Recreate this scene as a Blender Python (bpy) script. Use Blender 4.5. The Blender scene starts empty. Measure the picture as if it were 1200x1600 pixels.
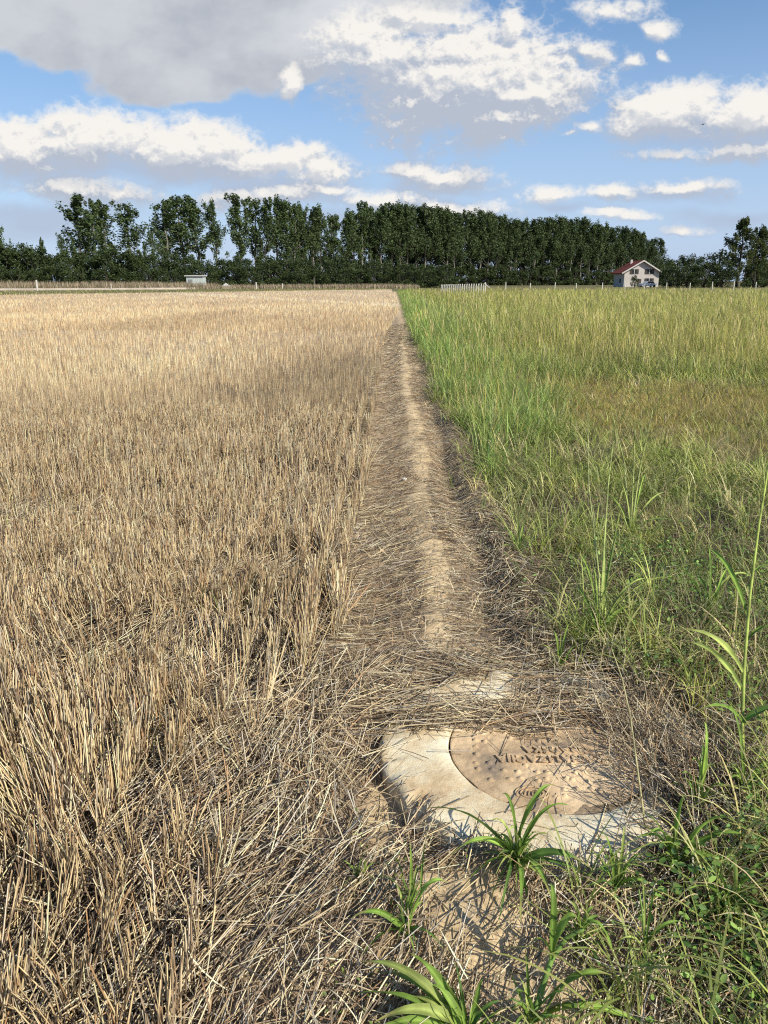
import bpy, math
import numpy as np
from mathutils import Vector

# ------------------------------------------------------------------ camera, sky, sun, exposure
S = bpy.context.scene
C = S.collection
RNG = np.random.default_rng(7)
CAM_H, PITCH, YAW, FPX = 1.6, math.radians(16.75), math.radians(0.57), 1200.0
cam_d = bpy.data.cameras.new("camera")
cam = bpy.data.objects.new("camera", cam_d)
C.objects.link(cam)
cam.location = (0, 0, CAM_H)
cam.rotation_euler = (math.pi / 2 - PITCH, 0, YAW)
cam_d.sensor_fit = 'VERTICAL'
cam_d.sensor_height = 32.0
cam_d.lens = 32.0 * FPX / 1600.0
cam_d.clip_start, cam_d.clip_end = 0.05, 9000
S.camera = cam

SUN_EL, SUN_AZ = math.radians(37), math.radians(50)      # azimuth measured from straight behind towards the right
to_sun = Vector((math.sin(SUN_AZ) * math.cos(SUN_EL), -math.cos(SUN_AZ) * math.cos(SUN_EL), math.sin(SUN_EL)))
sun_d = bpy.data.lights.new("sun", 'SUN')
sun_d.energy, sun_d.angle, sun_d.color = 5.0, math.radians(0.5), (1.0, 0.93, 0.80)
sun = bpy.data.objects.new("sun", sun_d)
C.objects.link(sun)
sun.rotation_euler = to_sun.to_track_quat('Z', 'Y').to_euler()
S.view_settings.view_transform = 'Standard'
S.view_settings.look = 'None'
S.view_settings.exposure = 0.18
S.view_settings.gamma = 1.0
S.cycles.max_bounces = 6
S.cycles.diffuse_bounces = 3
S.cycles.transmission_bounces = 3
S.cycles.use_denoising = False
S.cycles.filter_width = 1.15
S.render.filter_size = 1.15


def ray(px, py):
    a, b = (px - 600) / FPX, -(py - 800) / FPX
    dx, dy, dz = a, math.cos(PITCH) + b * math.sin(PITCH), -math.sin(PITCH) + b * math.cos(PITCH)
    return (dx * math.cos(YAW) - dy * math.sin(YAW), dx * math.sin(YAW) + dy * math.cos(YAW), dz)


def G(px, py, z=0.0):
    d = ray(px, py)
    t = (z - CAM_H) / d[2]
    return Vector((d[0] * t, d[1] * t, z))


def PX(px, y):
    """world x of picture column px at the distance y (at eye level)"""
    d = ray(px, 439)
    return d[0] / d[1] * y


def ZT(py, y):
    d = ray(600, py)
    return CAM_H + d[2] / d[1] * y


# sky with clouds, mapped by direction
W = bpy.data.worlds.new("World")
S.world = W
W.use_nodes = True
nt = W.node_tree
nt.nodes.clear()
N, Lk = nt.nodes, nt.links


def nmath(tree, op, a, b=None, c=None, clamp=False):
    n = tree.nodes.new('ShaderNodeMath')
    n.operation = op
    n.use_clamp = clamp
    for i, v in enumerate((a, b, c)):
        if v is None:
            continue
        if isinstance(v, (int, float)):
            n.inputs[i].default_value = v
        else:
            tree.links.new(v, n.inputs[i])
    return n.outputs[0]


def vmath(tree, op, a, b=None):
    n = tree.nodes.new('ShaderNodeVectorMath')
    n.operation = op
    for i, v in enumerate((a, b)):
        if v is None:
            continue
        if isinstance(v, tuple):
            n.inputs[i].default_value = v
        else:
            tree.links.new(v, n.inputs[i])
    return n.outputs['Value'] if op in ('LENGTH', 'DOT_PRODUCT') else n.outputs['Vector']


def smooth(tree, v, lo, hi, tlo=0.0, thi=1.0):
    n = tree.nodes.new('ShaderNodeMapRange')
    n.interpolation_type = 'SMOOTHSTEP'
    tree.links.new(v, n.inputs['Value'])
    for k, x in zip(('From Min', 'From Max', 'To Min', 'To Max'), (lo, hi, tlo, thi)):
        n.inputs[k].default_value = x
    return n.outputs[0]


# (px, py, half width, half height, rise) of each cloud body
WHITE = [(725, 120, 200, 110), (600, 95, 130, 75), (780, 110, 150, 90), (700, 105, 190, 62), (800, 150, 112, 52), (765, 205, 75, 38), (620, 85, 120, 42), (792, 45, 24, 42), (735, 75, 130, 40), (780, 185, 95, 50), (690, 150, 120, 46), (560, 60, 90, 30), (690, 20, 90, 16),
         (452, 138, 26, 34), (140, 218, 130, 50), (300, 230, 150, 50), (420, 250, 120, 38), (500, 266, 65, 26), (40, 230, 85, 48),
         (8, 243, 34, 24), (110, 294, 105, 24), (195, 302, 65, 22), (690, 276, 90, 25), (640, 268, 50, 17),
         (1050, 175, 115, 44), (1175, 178, 80, 46), (1160, 238, 90, 22), (1010, 190, 70, 28), (1050, 235, 70, 14),
         (955, 18, 70, 22), (930, 80, 48, 20), (983, 93, 18, 15), (1032, 50, 28, 14), (1027, 91, 11, 9), (915, 195, 30, 12), (885, 207, 12, 6),
         (655, 190, 10, 8), (855, 303, 46, 14), (950, 303, 48, 16), (1068, 293, 66, 15), (420, 312, 100, 20), (600, 312, 80, 20),
         (715, 325, 80, 14), (960, 340, 60, 10), (1075, 358, 34, 9), (520, 300, 60, 12)]
GREY = [(130, 10, 330, 95), (350, 40, 270, 95), (600, 5, 190, 52), (270, 105, 160, 55), (430, 95, 130, 55), (90, 60, 150, 50)]
SOFT = [(250, 262, 290, 34), (90, 340, 160, 34), (700, 292, 95, 18), (1085, 212, 130, 34), (420, 285, 150, 26), (600, 335, 260, 22),
        (870, 316, 60, 11), (1060, 312, 90, 14), (60, 268, 110, 30), (1150, 345, 120, 16), (760, 130, 130, 70), (-150, 250, 200, 60), (1330, 200, 160, 60)]


def gno(px, py):
    d = ray(px, py)
    return d[0] / d[1], d[2] / d[1]


def noise_at(g, vec, scale, detail, rough, off, vec_out=False, stretch=1.5):
    nz = g.nodes.new('ShaderNodeTexNoise')
    nz.inputs['Scale'].default_value = scale
    nz.inputs['Detail'].default_value = detail
    nz.inputs['Roughness'].default_value = rough
    g.links.new(vmath(g, 'MULTIPLY', vmath(g, 'ADD', vec, (off, off * 2, off)), (1, stretch, 1)), nz.inputs['Vector'])
    return nz.outputs['Color'] if vec_out else nz.outputs[0]


def field_group(name, ells, big, small, wobble, seed):
    """big, small: (scale, amount) of the billows added to the cloud bodies"""
    g = bpy.data.node_groups.new(name, 'ShaderNodeTree')
    g.interface.new_socket('P', in_out='INPUT', socket_type='NodeSocketVector')
    g.interface.new_socket('D', in_out='OUTPUT', socket_type='NodeSocketFloat')
    gi, go = g.nodes.new('NodeGroupInput'), g.nodes.new('NodeGroupOutput')
    p = gi.outputs[0]
    wv = vmath(g, 'SUBTRACT', noise_at(g, p, 7.0, 4, 0.55, seed + 11, True), (0.5, 0.5, 0.5))
    pw = vmath(g, 'ADD', p, vmath(g, 'MULTIPLY', wv, (wobble * 1.6, wobble, 0)))
    best = None
    for (cx, cy, a, b) in ells:
        cu, cv = gno(cx, cy)
        au = abs(gno(cx + a, cy)[0] - gno(cx - a, cy)[0]) / 2
        bv = abs(gno(cx, cy - b)[1] - gno(cx, cy + b)[1]) / 2
        q = vmath(g, 'MULTIPLY', vmath(g, 'SUBTRACT', pw, (cu, cv, 0)), (1 / au, 1 / bv, 0))
        e = nmath(g, 'MULTIPLY', nmath(g, 'SUBTRACT', 1.0, vmath(g, 'LENGTH', q)), min(1.0, 0.40 + b / 70))
        if best is None:
            best = e
        else:
            m = g.nodes.new('ShaderNodeMath')
            m.operation = 'SMOOTH_MAX'
            g.links.new(best, m.inputs[0])
            g.links.new(e, m.inputs[1])
            m.inputs[2].default_value = 0.15
            best = m.outputs[0]
    d = nmath(g, 'ADD', best, nmath(g, 'MULTIPLY', nmath(g, 'SUBTRACT', noise_at(g, p, big[0], 10, 0.60, seed), 0.5), big[1]))
    n3 = noise_at(g, p, small[0], 7, 0.62, seed + 3, False, 1.3)
    bil = nmath(g, 'SUBTRACT', 0.16, nmath(g, 'ABSOLUTE', nmath(g, 'MULTIPLY', nmath(g, 'SUBTRACT', n3, 0.5), 2.0)))
    d = nmath(g, 'ADD', d, nmath(g, 'MULTIPLY', bil, small[1]))
    g.links.new(d, go.inputs[0])
    return g


tc = N.new('ShaderNodeTexCoord')
sep = N.new('ShaderNodeSeparateXYZ')
Lk.new(tc.outputs['Generated'], sep.inputs[0])
ysafe = nmath(nt, 'MAXIMUM', nmath(nt, 'ABSOLUTE', sep.outputs['Y']), 0.02)
comb = N.new('ShaderNodeCombineXYZ')
Lk.new(nmath(nt, 'DIVIDE', sep.outputs['X'], ysafe), comb.inputs[0])
Lk.new(nmath(nt, 'DIVIDE', sep.outputs['Z'], ysafe), comb.inputs[1])
P0 = comb.outputs[0]
comb_x = nmath(nt, 'DIVIDE', sep.outputs['X'], ysafe)
P_v = nmath(nt, 'MAXIMUM', sep.outputs['Z'], 0.0)
up = smooth(nt, sep.outputs['Z'], 0.0, 0.03)


def use(g, vec):
    n = N.new('ShaderNodeGroup')
    n.node_tree = g
    Lk.new(vec, n.inputs[0])
    return n.outputs[0]


gw = field_group('cumulus_field', WHITE, (12.0, 1.45), (34.0, 0.95), 0.045, 3.1)
gg = field_group('grey_field', GREY, (5.0, 1.1), (20.0, 0.3), 0.06, 8.7)
gs = field_group('veil_field', SOFT, (7.0, 1.3), (25.0, 0.2), 0.06, 5.3)
dw, dw2 = use(gw, P0), use(gw, vmath(nt, 'ADD', P0, (0.004, 0.009, 0)))
dw3 = use(gw, vmath(nt, 'ADD', P0, (0.012, 0.045, 0)))
dg, dg2 = use(gg, P0), use(gg, vmath(nt, 'ADD', P0, (0.03, 0.04, 0)))
ds = use(gs, P0)
sky = N.new('ShaderNodeTexSky')
sky.sky_type = 'NISHITA'
sky.sun_disc = False
sky.sun_elevation = SUN_EL
sky.sun_rotation = math.pi - SUN_AZ
sky.air_density, sky.dust_density, sky.ozone_density = 1.0, 0.9, 2.2


def colmix(f, a, b):
    n = N.new('ShaderNodeMix')
    n.data_type = 'RGBA'
    if isinstance(f, float):
        n.inputs['Factor'].default_value = f
    else:
        Lk.new(f, n.inputs['Factor'])
    for k, v in (('A', a), ('B', b)):
        s = [i for i in n.inputs if i.name == k and i.type == 'RGBA'][0]
        if isinstance(v, tuple):
            s.default_value = v + (1,)
        else:
            Lk.new(v, s)
    return [o for o in n.outputs if o.type == 'RGBA'][0]


skyc = N.new('ShaderNodeVectorMath')
skyc.operation = 'SCALE'
Lk.new(sky.outputs[0], skyc.inputs[0])
SKY_K = 0.09
skyc.inputs['Scale'].default_value = 1.0
hs = N.new('ShaderNodeHueSaturation')
hs.inputs['Saturation'].default_value = 1.34
hs.inputs['Value'].default_value = 1.25
Lk.new(skyc.outputs['Vector'], hs.inputs['Color'])
col = hs.outputs['Color']
W.cycles.sampling_method = 'MANUAL'
W.cycles.sample_map_resolution = 512
# all cloud light is given in the sky's own units (the whole sky is scaled by the Background strength)
U = 1.0 / SKY_K


def u(r, g_, b):
    return (r * U, g_ * U, b * U)


col = colmix(smooth(nt, P_v, 0.45, -0.04, 0.0, 0.80), col, u(0.44, 0.57, 0.83))
as_ = nmath(nt, 'MULTIPLY', smooth(nt, ds, -0.20, 0.65), 0.68)
col = colmix(nmath(nt, 'MULTIPLY', as_, up), col, u(0.38, 0.44, 0.56))
gn = noise_at(nt, P0, 6.0, 8, 0.55, 2.7)
lit_g = nmath(nt, 'ADD', nmath(nt, 'ADD', nmath(nt, 'MULTIPLY', smooth(nt, gn, 0.38, 0.66), 0.60), smooth(nt, comb_x, -0.25, 0.12, 0.0, 0.55)), nmath(nt, 'MULTIPLY', smooth(nt, dg, 0.35, 0.0), 0.25), clamp=True)
gcol = colmix(lit_g, u(0.37, 0.40, 0.46), u(0.66, 0.68, 0.71))
col = colmix(nmath(nt, 'MULTIPLY', smooth(nt, dg, 0.0, 0.28), up), col, gcol)
relief = smooth(nt, nmath(nt, 'SUBTRACT', dw, dw2), -0.25, 0.40)
broad = smooth(nt, nmath(nt, 'SUBTRACT', dw, dw3), -0.55, 1.05)
lit = nmath(nt, 'ADD', nmath(nt, 'SUBTRACT', nmath(nt, 'MULTIPLY', relief, 0.95), 0.40), nmath(nt, 'MULTIPLY', broad, 0.80), clamp=True)
wcol = colmix(lit, u(0.42, 0.465, 0.55), u(0.82, 0.795, 0.755))
aw = smooth(nt, dw, -0.18, 0.50)
col = colmix(nmath(nt, 'MULTIPLY', aw, up), col, wcol)
bg = N.new('ShaderNodeBackground')
bg.inputs['Strength'].default_value = SKY_K
Lk.new(col, bg.inputs['Color'])
wo = N.new('ShaderNodeOutputWorld')
Lk.new(bg.outputs[0], wo.inputs['Surface'])


# ------------------------------------------------------------------ helpers
def tag(o, label=None, cat=None, group=None, kind=None):
    if label: o['label'] = label
    if cat: o['category'] = cat
    if group: o['group'] = group
    if kind: o['kind'] = kind
    return o


def empty(name, loc, label, cat, group=None, rz=0.0):
    o = bpy.data.objects.new(name, None)
    C.objects.link(o)
    o.location = loc
    o.rotation_euler = (0, 0, rz)
    o.empty_display_size = 0.1
    return tag(o, label, cat, group)


def mesh_np(name, V, F, mat, col=None, parent=None, smooth_=False):
    """V (n,3); F (m,3) or (m,4); col (n,3) albedo of every strand or patch"""
    V = np.ascontiguousarray(V, dtype=np.float32)
    F = np.ascontiguousarray(F, dtype=np.int32)
    me = bpy.data.meshes.new(name)
    k = F.shape[1]
    me.vertices.add(len(V))
    me.vertices.foreach_set('co', V.ravel())
    me.loops.add(F.size)
    me.loops.foreach_set('vertex_index', F.ravel())
    me.polygons.add(len(F))
    me.polygons.foreach_set('loop_start', np.arange(0, F.size, k, dtype=np.int32))
    me.polygons.foreach_set('loop_total', np.full(len(F), k, dtype=np.int32))
    if smooth_:
        me.polygons.foreach_set('use_smooth', np.ones(len(F), dtype=bool))
    me.update(calc_edges=True)
    if col is not None:
        a = me.color_attributes.new('tint', 'FLOAT_COLOR', 'POINT')
        c = np.ones((len(V), 4), dtype=np.float32)
        c[:, :3] = np.clip(col, 0.004, 0.9)
        a.data.foreach_set('color', c.ravel())
    if mat is not None:
        me.materials.append(mat)
    o = bpy.data.objects.new(name, me)
    C.objects.link(o)
    if parent is not None:
        o.parent = parent
    return o


class MB:
    def __init__(s):
        s.v, s.f = [], []

    def box(s, x0, x1, y0, y1, z0, z1, bev=0.0):
        b = len(s.v)
        if bev <= 0:
            s.v += [(x0, y0, z0), (x1, y0, z0), (x1, y1, z0), (x0, y1, z0), (x0, y0, z1), (x1, y0, z1), (x1, y1, z1), (x0, y1, z1)]
            s.f += [tuple(b + i for i in q) for q in ((3, 2, 1, 0), (4, 5, 6, 7), (0, 1, 5, 4), (1, 2, 6, 5), (2, 3, 7, 6), (3, 0, 4, 7))]
            return s
        ring = []
        for (cx, cy, sx, sy) in ((x0, y0, 1, 1), (x1, y0, -1, 1), (x1, y1, -1, -1), (x0, y1, 1, -1)):
            pr = ((cx, cy + sy * bev), (cx + sx * bev, cy))
            ring += list(pr if sx * sy > 0 else pr[::-1])
        n = 8
        for (z, k) in ((z0, 0), (z1 - bev, 0), (z1, bev)):
            cx_, cy_ = (x0 + x1) / 2, (y0 + y1) / 2
            for (x, y) in ring:
                s.v.append((x - math.copysign(min(k, abs(x - cx_)), x - cx_), y - math.copysign(min(k, abs(y - cy_)), y - cy_), z))
        for l in range(2):
            for i in range(n):
                s.f.append((b + l * n + i, b + l * n + (i + 1) % n, b + (l + 1) * n + (i + 1) % n, b + (l + 1) * n + i))
        s.f.append(tuple(b + 2 * n + i for i in range(n)))
        s.f.append(tuple(b + n - 1 - i for i in range(n)))
        return s

    def tube(s, pts, rad, n=6, cap=True):
        b = len(s.v)
        pts = [Vector(p) for p in pts]
        for i, p in enumerate(pts):
            d = (pts[min(i + 1, len(pts) - 1)] - pts[max(i - 1, 0)]).normalized()
            a = d.orthogonal().normalized() if i == 0 else (a - d * a.dot(d)).normalized()
            c = d.cross(a)
            for k in range(n):
                t = 2 * math.pi * k / n
                s.v.append(tuple(p + (a * math.cos(t) + c * math.sin(t)) * rad[i]))
        for i in range(len(pts) - 1):
            for k in range(n):
                s.f.append((b + i * n + k, b + i * n + (k + 1) % n, b + (i + 1) * n + (k + 1) % n, b + (i + 1) * n + k))
        if cap:
            s.f.append(tuple(b + n - 1 - k for k in range(n)))
            s.f.append(tuple(b + (len(pts) - 1) * n + k for k in range(n)))
        return s

    def poly(s, pts):
        b = len(s.v)
        s.v += [tuple(p) for p in pts]
        s.f.append(tuple(range(b, b + len(pts))))
        return s

    def prism(s, prof, y0, y1):
        """profile in x,z pushed from y0 to y1"""
        b, n = len(s.v), len(prof)
        s.v += [(x, y0, z) for x, z in prof] + [(x, y1, z) for x, z in prof]
        s.f.append(tuple(b + i for i in range(n)))
        s.f.append(tuple(b + n + n - 1 - i for i in range(n)))
        for i in range(n):
            s.f.append((b + i, b + n + i, b + n + (i + 1) % n, b + (i + 1) % n))
        return s

    def build(s, name, mat, parent=None, sm=False):
        me = bpy.data.meshes.new(name)
        me.from_pydata(s.v, [], s.f)
        if sm:
            for p in me.polygons: p.use_smooth = True
        me.materials.append(mat)
        o = bpy.data.objects.new(name, me)
        C.objects.link(o)
        if parent is not None: o.parent = parent
        return o


_tab = np.random.default_rng(99).random((256, 256))


def vnoise(x, y, s, seed=0):
    x, y = np.asarray(x, float) / s + seed * 17.31, np.asarray(y, float) / s + seed * 9.77
    xi, yi = np.floor(x).astype(int), np.floor(y).astype(int)
    fx, fy = x - xi, y - yi
    fx, fy = fx * fx * (3 - 2 * fx), fy * fy * (3 - 2 * fy)
    a, b = _tab[xi % 256, yi % 256], _tab[(xi + 1) % 256, yi % 256]
    c, d = _tab[xi % 256, (yi + 1) % 256], _tab[(xi + 1) % 256, (yi + 1) % 256]
    return (a * (1 - fx) + b * fx) * (1 - fy) + (c * (1 - fx) + d * fx) * fy


def fbm(x, y, s, seed=0, o=4):
    r, a, t = 0.0, 1.0, 0.0
    for k in range(o):
        r = r + vnoise(x, y, s / 2 ** k, seed + k) * a
        t += a
        a *= 0.5
    return r / t


def sstep(v, a, b):
    t = np.clip((v - a) / (b - a), 0, 1)
    return t * t * (3 - 2 * t)


def bump(x, c, w):
    return np.exp(-((x - c) / w) ** 2)


# ------------------------------------------------------------------ materials
def new_mat(name):
    m = bpy.data.materials.new(name)
    m.use_nodes = True
    return m, m.node_tree, m.node_tree.nodes['Principled BSDF']


def strand_mat(name, rough=0.6, trans=0.0, spec=0.3, noise=None):
    m, t, b = new_mat(name)
    a = t.nodes.new('ShaderNodeAttribute')
    a.attribute_name = 'tint'
    c = a.outputs['Color']
    if noise:
        nz = t.nodes.new('ShaderNodeTexNoise')
        nz.inputs['Scale'].default_value = noise[0]
        nz.inputs['Detail'].default_value = 3
        tc_ = t.nodes.new('ShaderNodeTexCoord')
        t.links.new(tc_.outputs['Object'], nz.inputs['Vector'])
        k = smooth(t, nz.outputs[0], 0.3, 0.7, noise[1], noise[2])
        v = t.nodes.new('ShaderNodeVectorMath')
        v.operation = 'SCALE'
        t.links.new(c, v.inputs[0])
        t.links.new(k, v.inputs['Scale'])
        c = v.outputs['Vector']
    t.links.new(c, b.inputs['Base Color'])
    b.inputs['Roughness'].default_value = rough
    b.inputs['Specular IOR Level'].default_value = spec
    if trans > 0:
        tr = t.nodes.new('ShaderNodeBsdfTranslucent')
        t.links.new(c, tr.inputs['Color'])
        mx = t.nodes.new('ShaderNodeMixShader')
        mx.inputs[0].default_value = trans
        t.links.new(b.outputs[0], mx.inputs[1])
        t.links.new(tr.outputs[0], mx.inputs[2])
        t.links.new(mx.outputs[0], t.nodes['Material Output'].inputs['Surface'])
    return m


def noise_mat(name, stops, scale=5.0, detail=6, rough=0.85, bumpk=0.0, bscale=None, stretch=(1, 1, 1), spec=0.25, metal=0.0):
    m, t, b = new_mat(name)
    tc_ = t.nodes.new('ShaderNodeTexCoord')
    mp = t.nodes.new('ShaderNodeMapping')
    mp.inputs['Scale'].default_value = stretch
    t.links.new(tc_.outputs['Object'], mp.inputs[0])
    nz = t.nodes.new('ShaderNodeTexNoise')
    nz.inputs['Scale'].default_value = scale
    nz.inputs['Detail'].default_value = detail
    nz.inputs['Roughness'].default_value = 0.62
    t.links.new(mp.outputs[0], nz.inputs['Vector'])
    r = t.nodes.new('ShaderNodeValToRGB')
    e = r.color_ramp.elements
    while len(e) < len(stops): e.new(0.5)
    for i, (p, c) in enumerate(stops):
        e[i].position = p
        e[i].color = tuple(c) + (1,)
    t.links.new(nz.outputs[0], r.inputs[0])
    t.links.new(r.outputs[0], b.inputs['Base Color'])
    b.inputs['Roughness'].default_value = rough
    b.inputs['Specular IOR Level'].default_value = spec
    b.inputs['Metallic'].default_value = metal
    if bumpk:
        n2 = t.nodes.new('ShaderNodeTexNoise')
        n2.inputs['Scale'].default_value = bscale or scale * 3
        n2.inputs['Detail'].default_value = 8
        n2.inputs['Roughness'].default_value = 0.7
        t.links.new(mp.outputs[0], n2.inputs['Vector'])
        bp = t.nodes.new('ShaderNodeBump')
        bp.inputs['Strength'].default_value = 0.8
        bp.inputs['Distance'].default_value = bumpk
        t.links.new(n2.outputs[0], bp.inputs['Height'])
        t.links.new(bp.outputs[0], b.inputs['Normal'])
    return m


M = {}
M['straw'] = strand_mat('straw', 0.55, 0.12, 0.35)
M['blade'] = strand_mat('grass_blade', 0.5, 0.38, 0.35)
M['foliage'] = strand_mat('tree_foliage', 0.6, 0.22, 0.2)
M['bark'] = noise_mat('bark', [(0.3, (0.12, 0.11, 0.09)), (0.7, (0.26, 0.25, 0.21))], 3, stretch=(1, 1, 0.3))
M['bark_dark'] = noise_mat('dark_bark', [(0.3, (0.04, 0.035, 0.03)), (0.7, (0.10, 0.09, 0.075))], 3)
M['concrete'] = noise_mat('concrete', [(0.30, (0.50, 0.35, 0.19)), (0.44, (0.66, 0.53, 0.33)), (0.56, (0.76, 0.67, 0.46)), (0.75, (0.84, 0.79, 0.62))], 7, 9, 0.9, 0.006, 60)
M['cover'] = noise_mat('dusty_cover', [(0.36, (0.24, 0.19, 0.14)), (0.46, (0.50, 0.36, 0.21)), (0.58, (0.72, 0.54, 0.33))], 3.4, 9, 0.9, 0.004, 90)
M['white_post'] = noise_mat('white_post', [(0.3, (0.44, 0.42, 0.37)), (0.7, (0.66, 0.64, 0.58))], 6)
M['tin'] = noise_mat('pale_tin', [(0.3, (0.33, 0.38, 0.36)), (0.6, (0.52, 0.57, 0.54))], 2, stretch=(4, 4, 0.3), rough=0.5)
M['tin_dark'] = noise_mat('dull_tin', [(0.3, (0.16, 0.17, 0.17)), (0.7, (0.30, 0.31, 0.30))], 3)
M['plaster'] = noise_mat('pale_plaster', [(0.3, (0.46, 0.42, 0.39)), (0.7, (0.56, 0.52, 0.49))], 0.8)
M['roof'] = noise_mat('red_tiles', [(0.3, (0.17, 0.038, 0.022)), (0.7, (0.27, 0.065, 0.035))], 2)
M['trim'] = noise_mat('pale_trim', [(0.3, (0.50, 0.48, 0.45)), (0.7, (0.6, 0.58, 0.55))], 2)
M['glass'] = noise_mat('dark_glass', [(0.3, (0.02, 0.022, 0.025)), (0.7, (0.045, 0.05, 0.055))], 1, rough=0.15, spec=0.5)
M['rubble'] = noise_mat('pale_gravel', [(0.3, (0.36, 0.34, 0.32)), (0.7, (0.58, 0.56, 0.53))], 3, rough=0.95, bumpk=0.05)
M['carpaint'] = noise_mat('white_paint', [(0.3, (0.62, 0.63, 0.64)), (0.7, (0.70, 0.71, 0.72))], 1, rough=0.3, spec=0.5)
M['tyre'] = noise_mat('tyre_rubber', [(0.3, (0.02, 0.02, 0.02)), (0.7, (0.04, 0.04, 0.04))], 8)
M['pebble'] = noise_mat('pebble', [(0.3, (0.50, 0.46, 0.40)), (0.7, (0.68, 0.64, 0.57))], 20)
M['bird'] = noise_mat('feathers', [(0.3, (0.015, 0.015, 0.018)), (0.7, (0.04, 0.04, 0.045))], 20)
M['cloverleaf'] = strand_mat('weed_leaf', 0.55, 0.25, 0.3)

# ------------------------------------------------------------------ ground
RX, RY, RO, RI = 0.550, 2.335, 0.575, 0.345          # the concrete ring round the manhole
RING_TOP, COVER_TOP = 0.042, 0.033


def edge_x(y):
    """left limit of the standing stubble"""
    return -0.26 - 0.05 * (vnoise(0, y, 0.7, 5) - 0.5) * 2 - 0.16 * sstep(-y, -3.6, -2.4) + 0.75 * sstep(y, 20, 48)


def meadow_x(y):
    """left limit of the green grass"""
    return 0.52 + 0.16 * bump(y, 8.0, 3.0) + 0.10 * sstep(-y, -3.6, -2.8) + 0.34 * (fbm(y * 0, y, 1.3, 6, 3) - 0.5) + 0.10 * sstep(y, 20, 60)


def H(x, y):
    x, y = np.asarray(x, float), np.asarray(y, float)
    r = np.hypot(x, y)
    near = 1 - sstep(r, 9, 22)
    h = (fbm(x, y, 0.55, 1, 4) - 0.5) * 0.075 * near + (fbm(x, y, 7.0, 2, 2) - 0.5) * 0.10 * (1 - sstep(r, 90, 130))
    trackfade = sstep(y, 2.7, 3.5) * (1 - sstep(y, 30, 60))
    wob = 0.12 * (fbm(x * 0, y, 1.5, 8, 3) - 0.5)
    h = h + trackfade * (0.035 * bump(x + wob, 0.27, 0.15) - 0.045 * bump(x + 2 * wob, 0.50, 0.06) * (0.2 + 1.3 * vnoise(x, y, 0.6, 16)) * (1 - 0.7 * sstep(y, 7, 11)) + 0.05 * bump(x + wob, 0.67, 0.10) * (1 - 0.6 * sstep(y, 7, 11)) - 0.025 * bump(x, -0.12, 0.16))
    h = h + 0.065 * np.exp(-(((x - 0.20) / 0.22) ** 2 + ((y - 1.62) / 0.20) ** 2)) * (0.7 + 0.6 * vnoise(x, y, 0.07, 3))
    h = h + 0.05 * np.exp(-(((x - 0.42) / 0.16) ** 2 + ((y - 1.36) / 0.14) ** 2))
    q = np.hypot(x - RX, y - RY)
    flat = 1 - sstep(q, RO + 0.02, RO + 0.28)
    lvl = -0.03 + 0.066 * sstep(-(y - RY) + 0.55 * (x - RX), 0.05, 0.42) + 0.03 * sstep(x - RX, 0.25, 0.5)
    h = h * (1 - flat) + flat * (lvl + (fbm(x, y, 0.12, 15, 3) - 0.5) * 0.03)
    h = h + 0.045 * bump(q, RO + 0.10, 0.09) * sstep(y, RY - 0.1, RY + 0.35)
    return h


def SURF(x, y):
    h = H(x, y)
    q = np.hypot(np.asarray(x) - RX, np.asarray(y) - RY)
    return np.where(q < RI, np.maximum(h, COVER_TOP), np.where(q < RO, np.maximum(h, RING_TOP), h))


def graded(lo, hi, step, far_lo, far_hi, grow=1.16):
    c = list(np.arange(lo, hi + 1e-6, step))
    s, v = step, hi
    while v < far_hi:
        s *= grow
        v += s
        c.append(v)
    s, v = step, lo
    while v > far_lo:
        s *= grow
        v -= s
        c.insert(0, v)
    return np.array(c)


gx = graded(-1.6, 2.4, 0.022, -3500, 3500, 1.09)
gy = graded(1.0, 4.6, 0.022, -600, 5000, 1.045)
X, Y = np.meshgrid(gx, gy)
Z = H(X, Y)
V = np.stack([X.ravel(), Y.ravel(), Z.ravel()], 1)
nx_, ny_ = len(gx), len(gy)
ii = (np.arange(ny_ - 1)[:, None] * nx_ + np.arange(nx_ - 1)[None, :]).ravel()
F = np.stack([ii, ii + 1, ii + nx_ + 1, ii + nx_], 1)


def lerp(a, b, t):
    return np.asarray(a) * (1 - t[..., None]) + np.asarray(b) * t[..., None]


def bare(x, y):
    """where the tan soil lies open"""
    n = fbm(x, y, 0.35, 11, 3)
    strip = bump(x + 0.06 * (vnoise(x * 0, y, 0.7, 13) - 0.5) * 2, 0.25, 0.10) * sstep(y, 2.9, 3.3) * (1 - sstep(y, 14, 30)) * (0.55 + 0.45 * vnoise(x, y * 1.0, 0.25, 14))
    mound = 1.1 * np.exp(-(((x - 0.21) / 0.13) ** 2 + ((y - 1.62) / 0.16) ** 2)) + 0.8 * np.exp(-(((x - 0.34) / 0.12) ** 2 + ((y - 1.36) / 0.12) ** 2))
    side = 0.8 * np.exp(-(((x + 0.02) / 0.05) ** 2 + ((y - 2.05) / 0.18) ** 2))
    m = np.maximum(np.maximum(strip, mound), side)
    return np.clip(sstep(m + 0.75 * (n - 0.5), 0.30, 0.52), 0, 1)


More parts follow.
